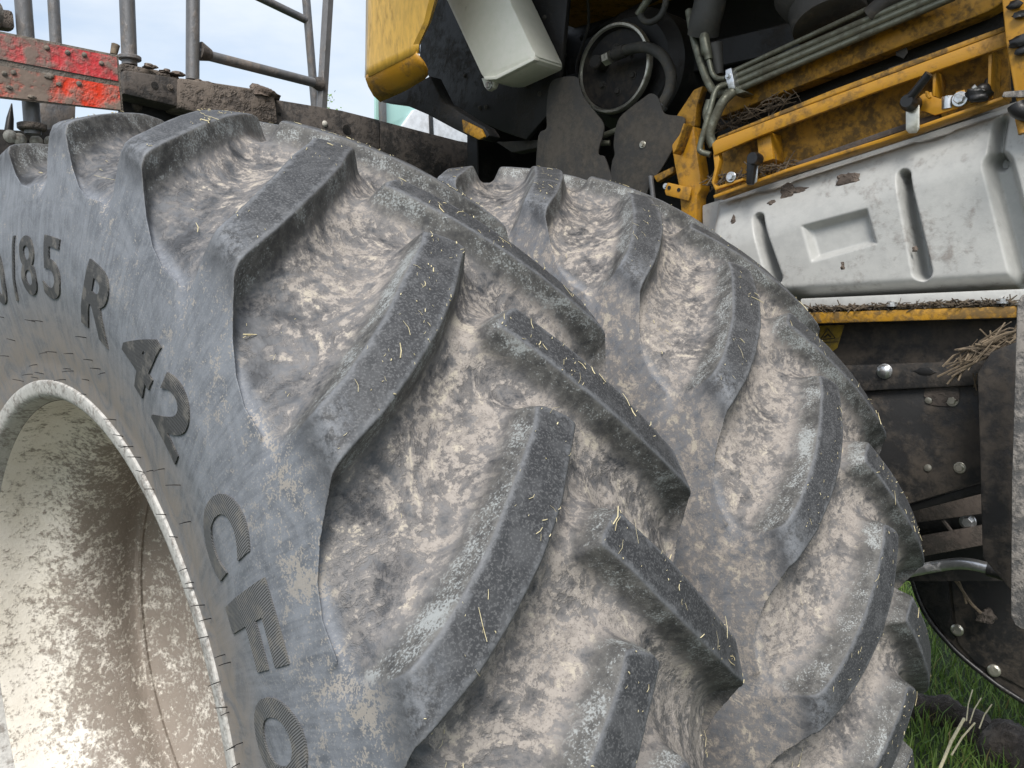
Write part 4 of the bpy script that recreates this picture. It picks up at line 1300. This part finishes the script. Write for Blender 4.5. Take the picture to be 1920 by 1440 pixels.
def mud_ridge():
    gp_ = [at(a, b, z=-.90) for a, b in ((1690, 1322), (1730, 1325), (1775, 1336), (1815, 1352), (1850, 1378), (1885, 1404), (1925, 1428), (1980, 1460))]
    pts = spline(gp_, 8)
    bm = bmesh.new()
    r2 = random.Random(9)
    rings = []
    ns = 20
    for i, p in enumerate(pts):
        t = (pts[min(i + 1, len(pts) - 1)] - pts[max(i - 1, 0)]).normalized()
        sdv = t.cross(Vector((0, 0, 1))).normalized()
        wd = .055 + .010 * math.sin(i * .5) + (.04 if i > 36 else 0)
        rings.append([bm.verts.new(p + sdv * (math.cos(math.pi * j / ns) * wd * (1 + r2.uniform(-.05, .05))) + Vector((0, 0, -.05 + math.sin(math.pi * j / ns) * (wd + .05) * (1 + r2.uniform(-.05, .05))))) for j in range(ns + 1)])
    for a, b in zip(rings, rings[1:]):
        for j in range(ns):
            bm.faces.new((a[j], a[j + 1], b[j + 1], b[j]))
    o = fin(bm, 'mud_ridge', 'darkmud', None, angle=60)
    tag(o, 'dark muddy ridge of earth lying across the grass at lower right', 'mud')


mud_ridge()
for i, (p0, p1, r_, lb) in enumerate((((1762, 1442), (1806, 1374), .0050, 'thick pale straw stalk standing in the grass at lower right'), ((1784, 1416), (1826, 1382), .0030, 'thin pale straw crossing the thick stalk in the grass'),
                                      ((1812, 1352), (1822, 1318), .0022, 'thin straw standing up from the muddy ridge'), ((1818, 1356), (1838, 1334), .0022, 'short straw leaning right on the muddy ridge'),
                                      ((1836, 1366), (1858, 1346), .0022, 'slanting straw at the far side of the muddy ridge'))):
    a, b = at(*p0, z=-.80), at(*p1, z=-.80)
    b.z += .05
    tube('straw_stalk', [a, (a + b) / 2 + Vector((0, .004, .003)), b], r_, 'straw', seg=7)
    tag(C.objects[-1], lb, 'straw', 'stalks on the grass')


def grass():
    g2 = np.random.default_rng(4)
    n = 46000
    x = g2.uniform(1.9, 6.2, n)
    y = g2.uniform(-1.7, 1.6, n)
    # only the patch of ground one can look at between tyre, cover and right edge, with a margin
    dx, dy = x - CAM.x, y - CAM.y
    dep = dx * FW.x + dy * FW.y + (-.93 - CAM.z) * FW.z
    u = 960 + FOC * (dx * FX.x + dy * FX.y) / dep
    ok = (u > 1450) & (u < 2250)
    x, y = x[ok], y[ok]
    n = len(x)
    h = g2.uniform(.035, .11, n)
    w_ = g2.uniform(.0018, .0036, n)
    an = g2.uniform(0, 2 * np.pi, n)
    ln = g2.uniform(.01, .07, n)
    la_ = g2.uniform(0, 2 * np.pi, n)
    ca, sa = np.cos(an) * w_, np.sin(an) * w_
    lx, ly = np.cos(la_) * ln, np.sin(la_) * ln
    z0 = np.full(n, -.945)
    V = np.stack([np.stack([x - ca, y - sa, z0], -1), np.stack([x + ca, y + sa, z0], -1),
                  np.stack([x + lx * .35 + ca * .8, y + ly * .35 + sa * .8, z0 + h * .62], -1), np.stack([x + lx * .35 - ca * .8, y + ly * .35 - sa * .8, z0 + h * .62], -1),
                  np.stack([x + lx, y + ly, z0 + h], -1)], 1).reshape(-1, 3)
    me = bpy.data.meshes.new('grass')
    b = np.arange(n) * 5
    quads = np.stack([b, b + 1, b + 2, b + 3], -1)
    tris = np.stack([b + 3, b + 2, b + 4], -1)
    loops = np.concatenate([quads.reshape(-1), tris.reshape(-1)]).astype(np.int32)
    starts = np.concatenate([np.arange(0, n * 4, 4), n * 4 + np.arange(0, n * 3, 3)]).astype(np.int32)
    me.vertices.add(len(V))
    me.vertices.foreach_set('co', V.astype(np.float32).reshape(-1))
    me.loops.add(len(loops))
    me.loops.foreach_set('vertex_index', loops)
    me.polygons.add(len(starts))
    me.polygons.foreach_set('loop_start', starts)
    me.update(calc_edges=True)
    at_ = me.attributes.new('tint', 'FLOAT', 'POINT')
    at_.data.foreach_set('value', np.repeat(g2.uniform(0, 1, n), 5).astype(np.float32))
    k = NT('grass_blade')
    t = k.attr('tint')
    col = k.mix(t, (0.105, 0.205, 0.038), (0.225, 0.320, 0.065))
    col = k.mix(k.step(t, .93, .97), col, (0.30, 0.25, 0.10))
    m = k.done(col, 0.55)
    o = link('grass', me, m, None)
    tag(o, 'short green lawn grass under the machine at lower right', 'grass', kind='stuff')


grass()
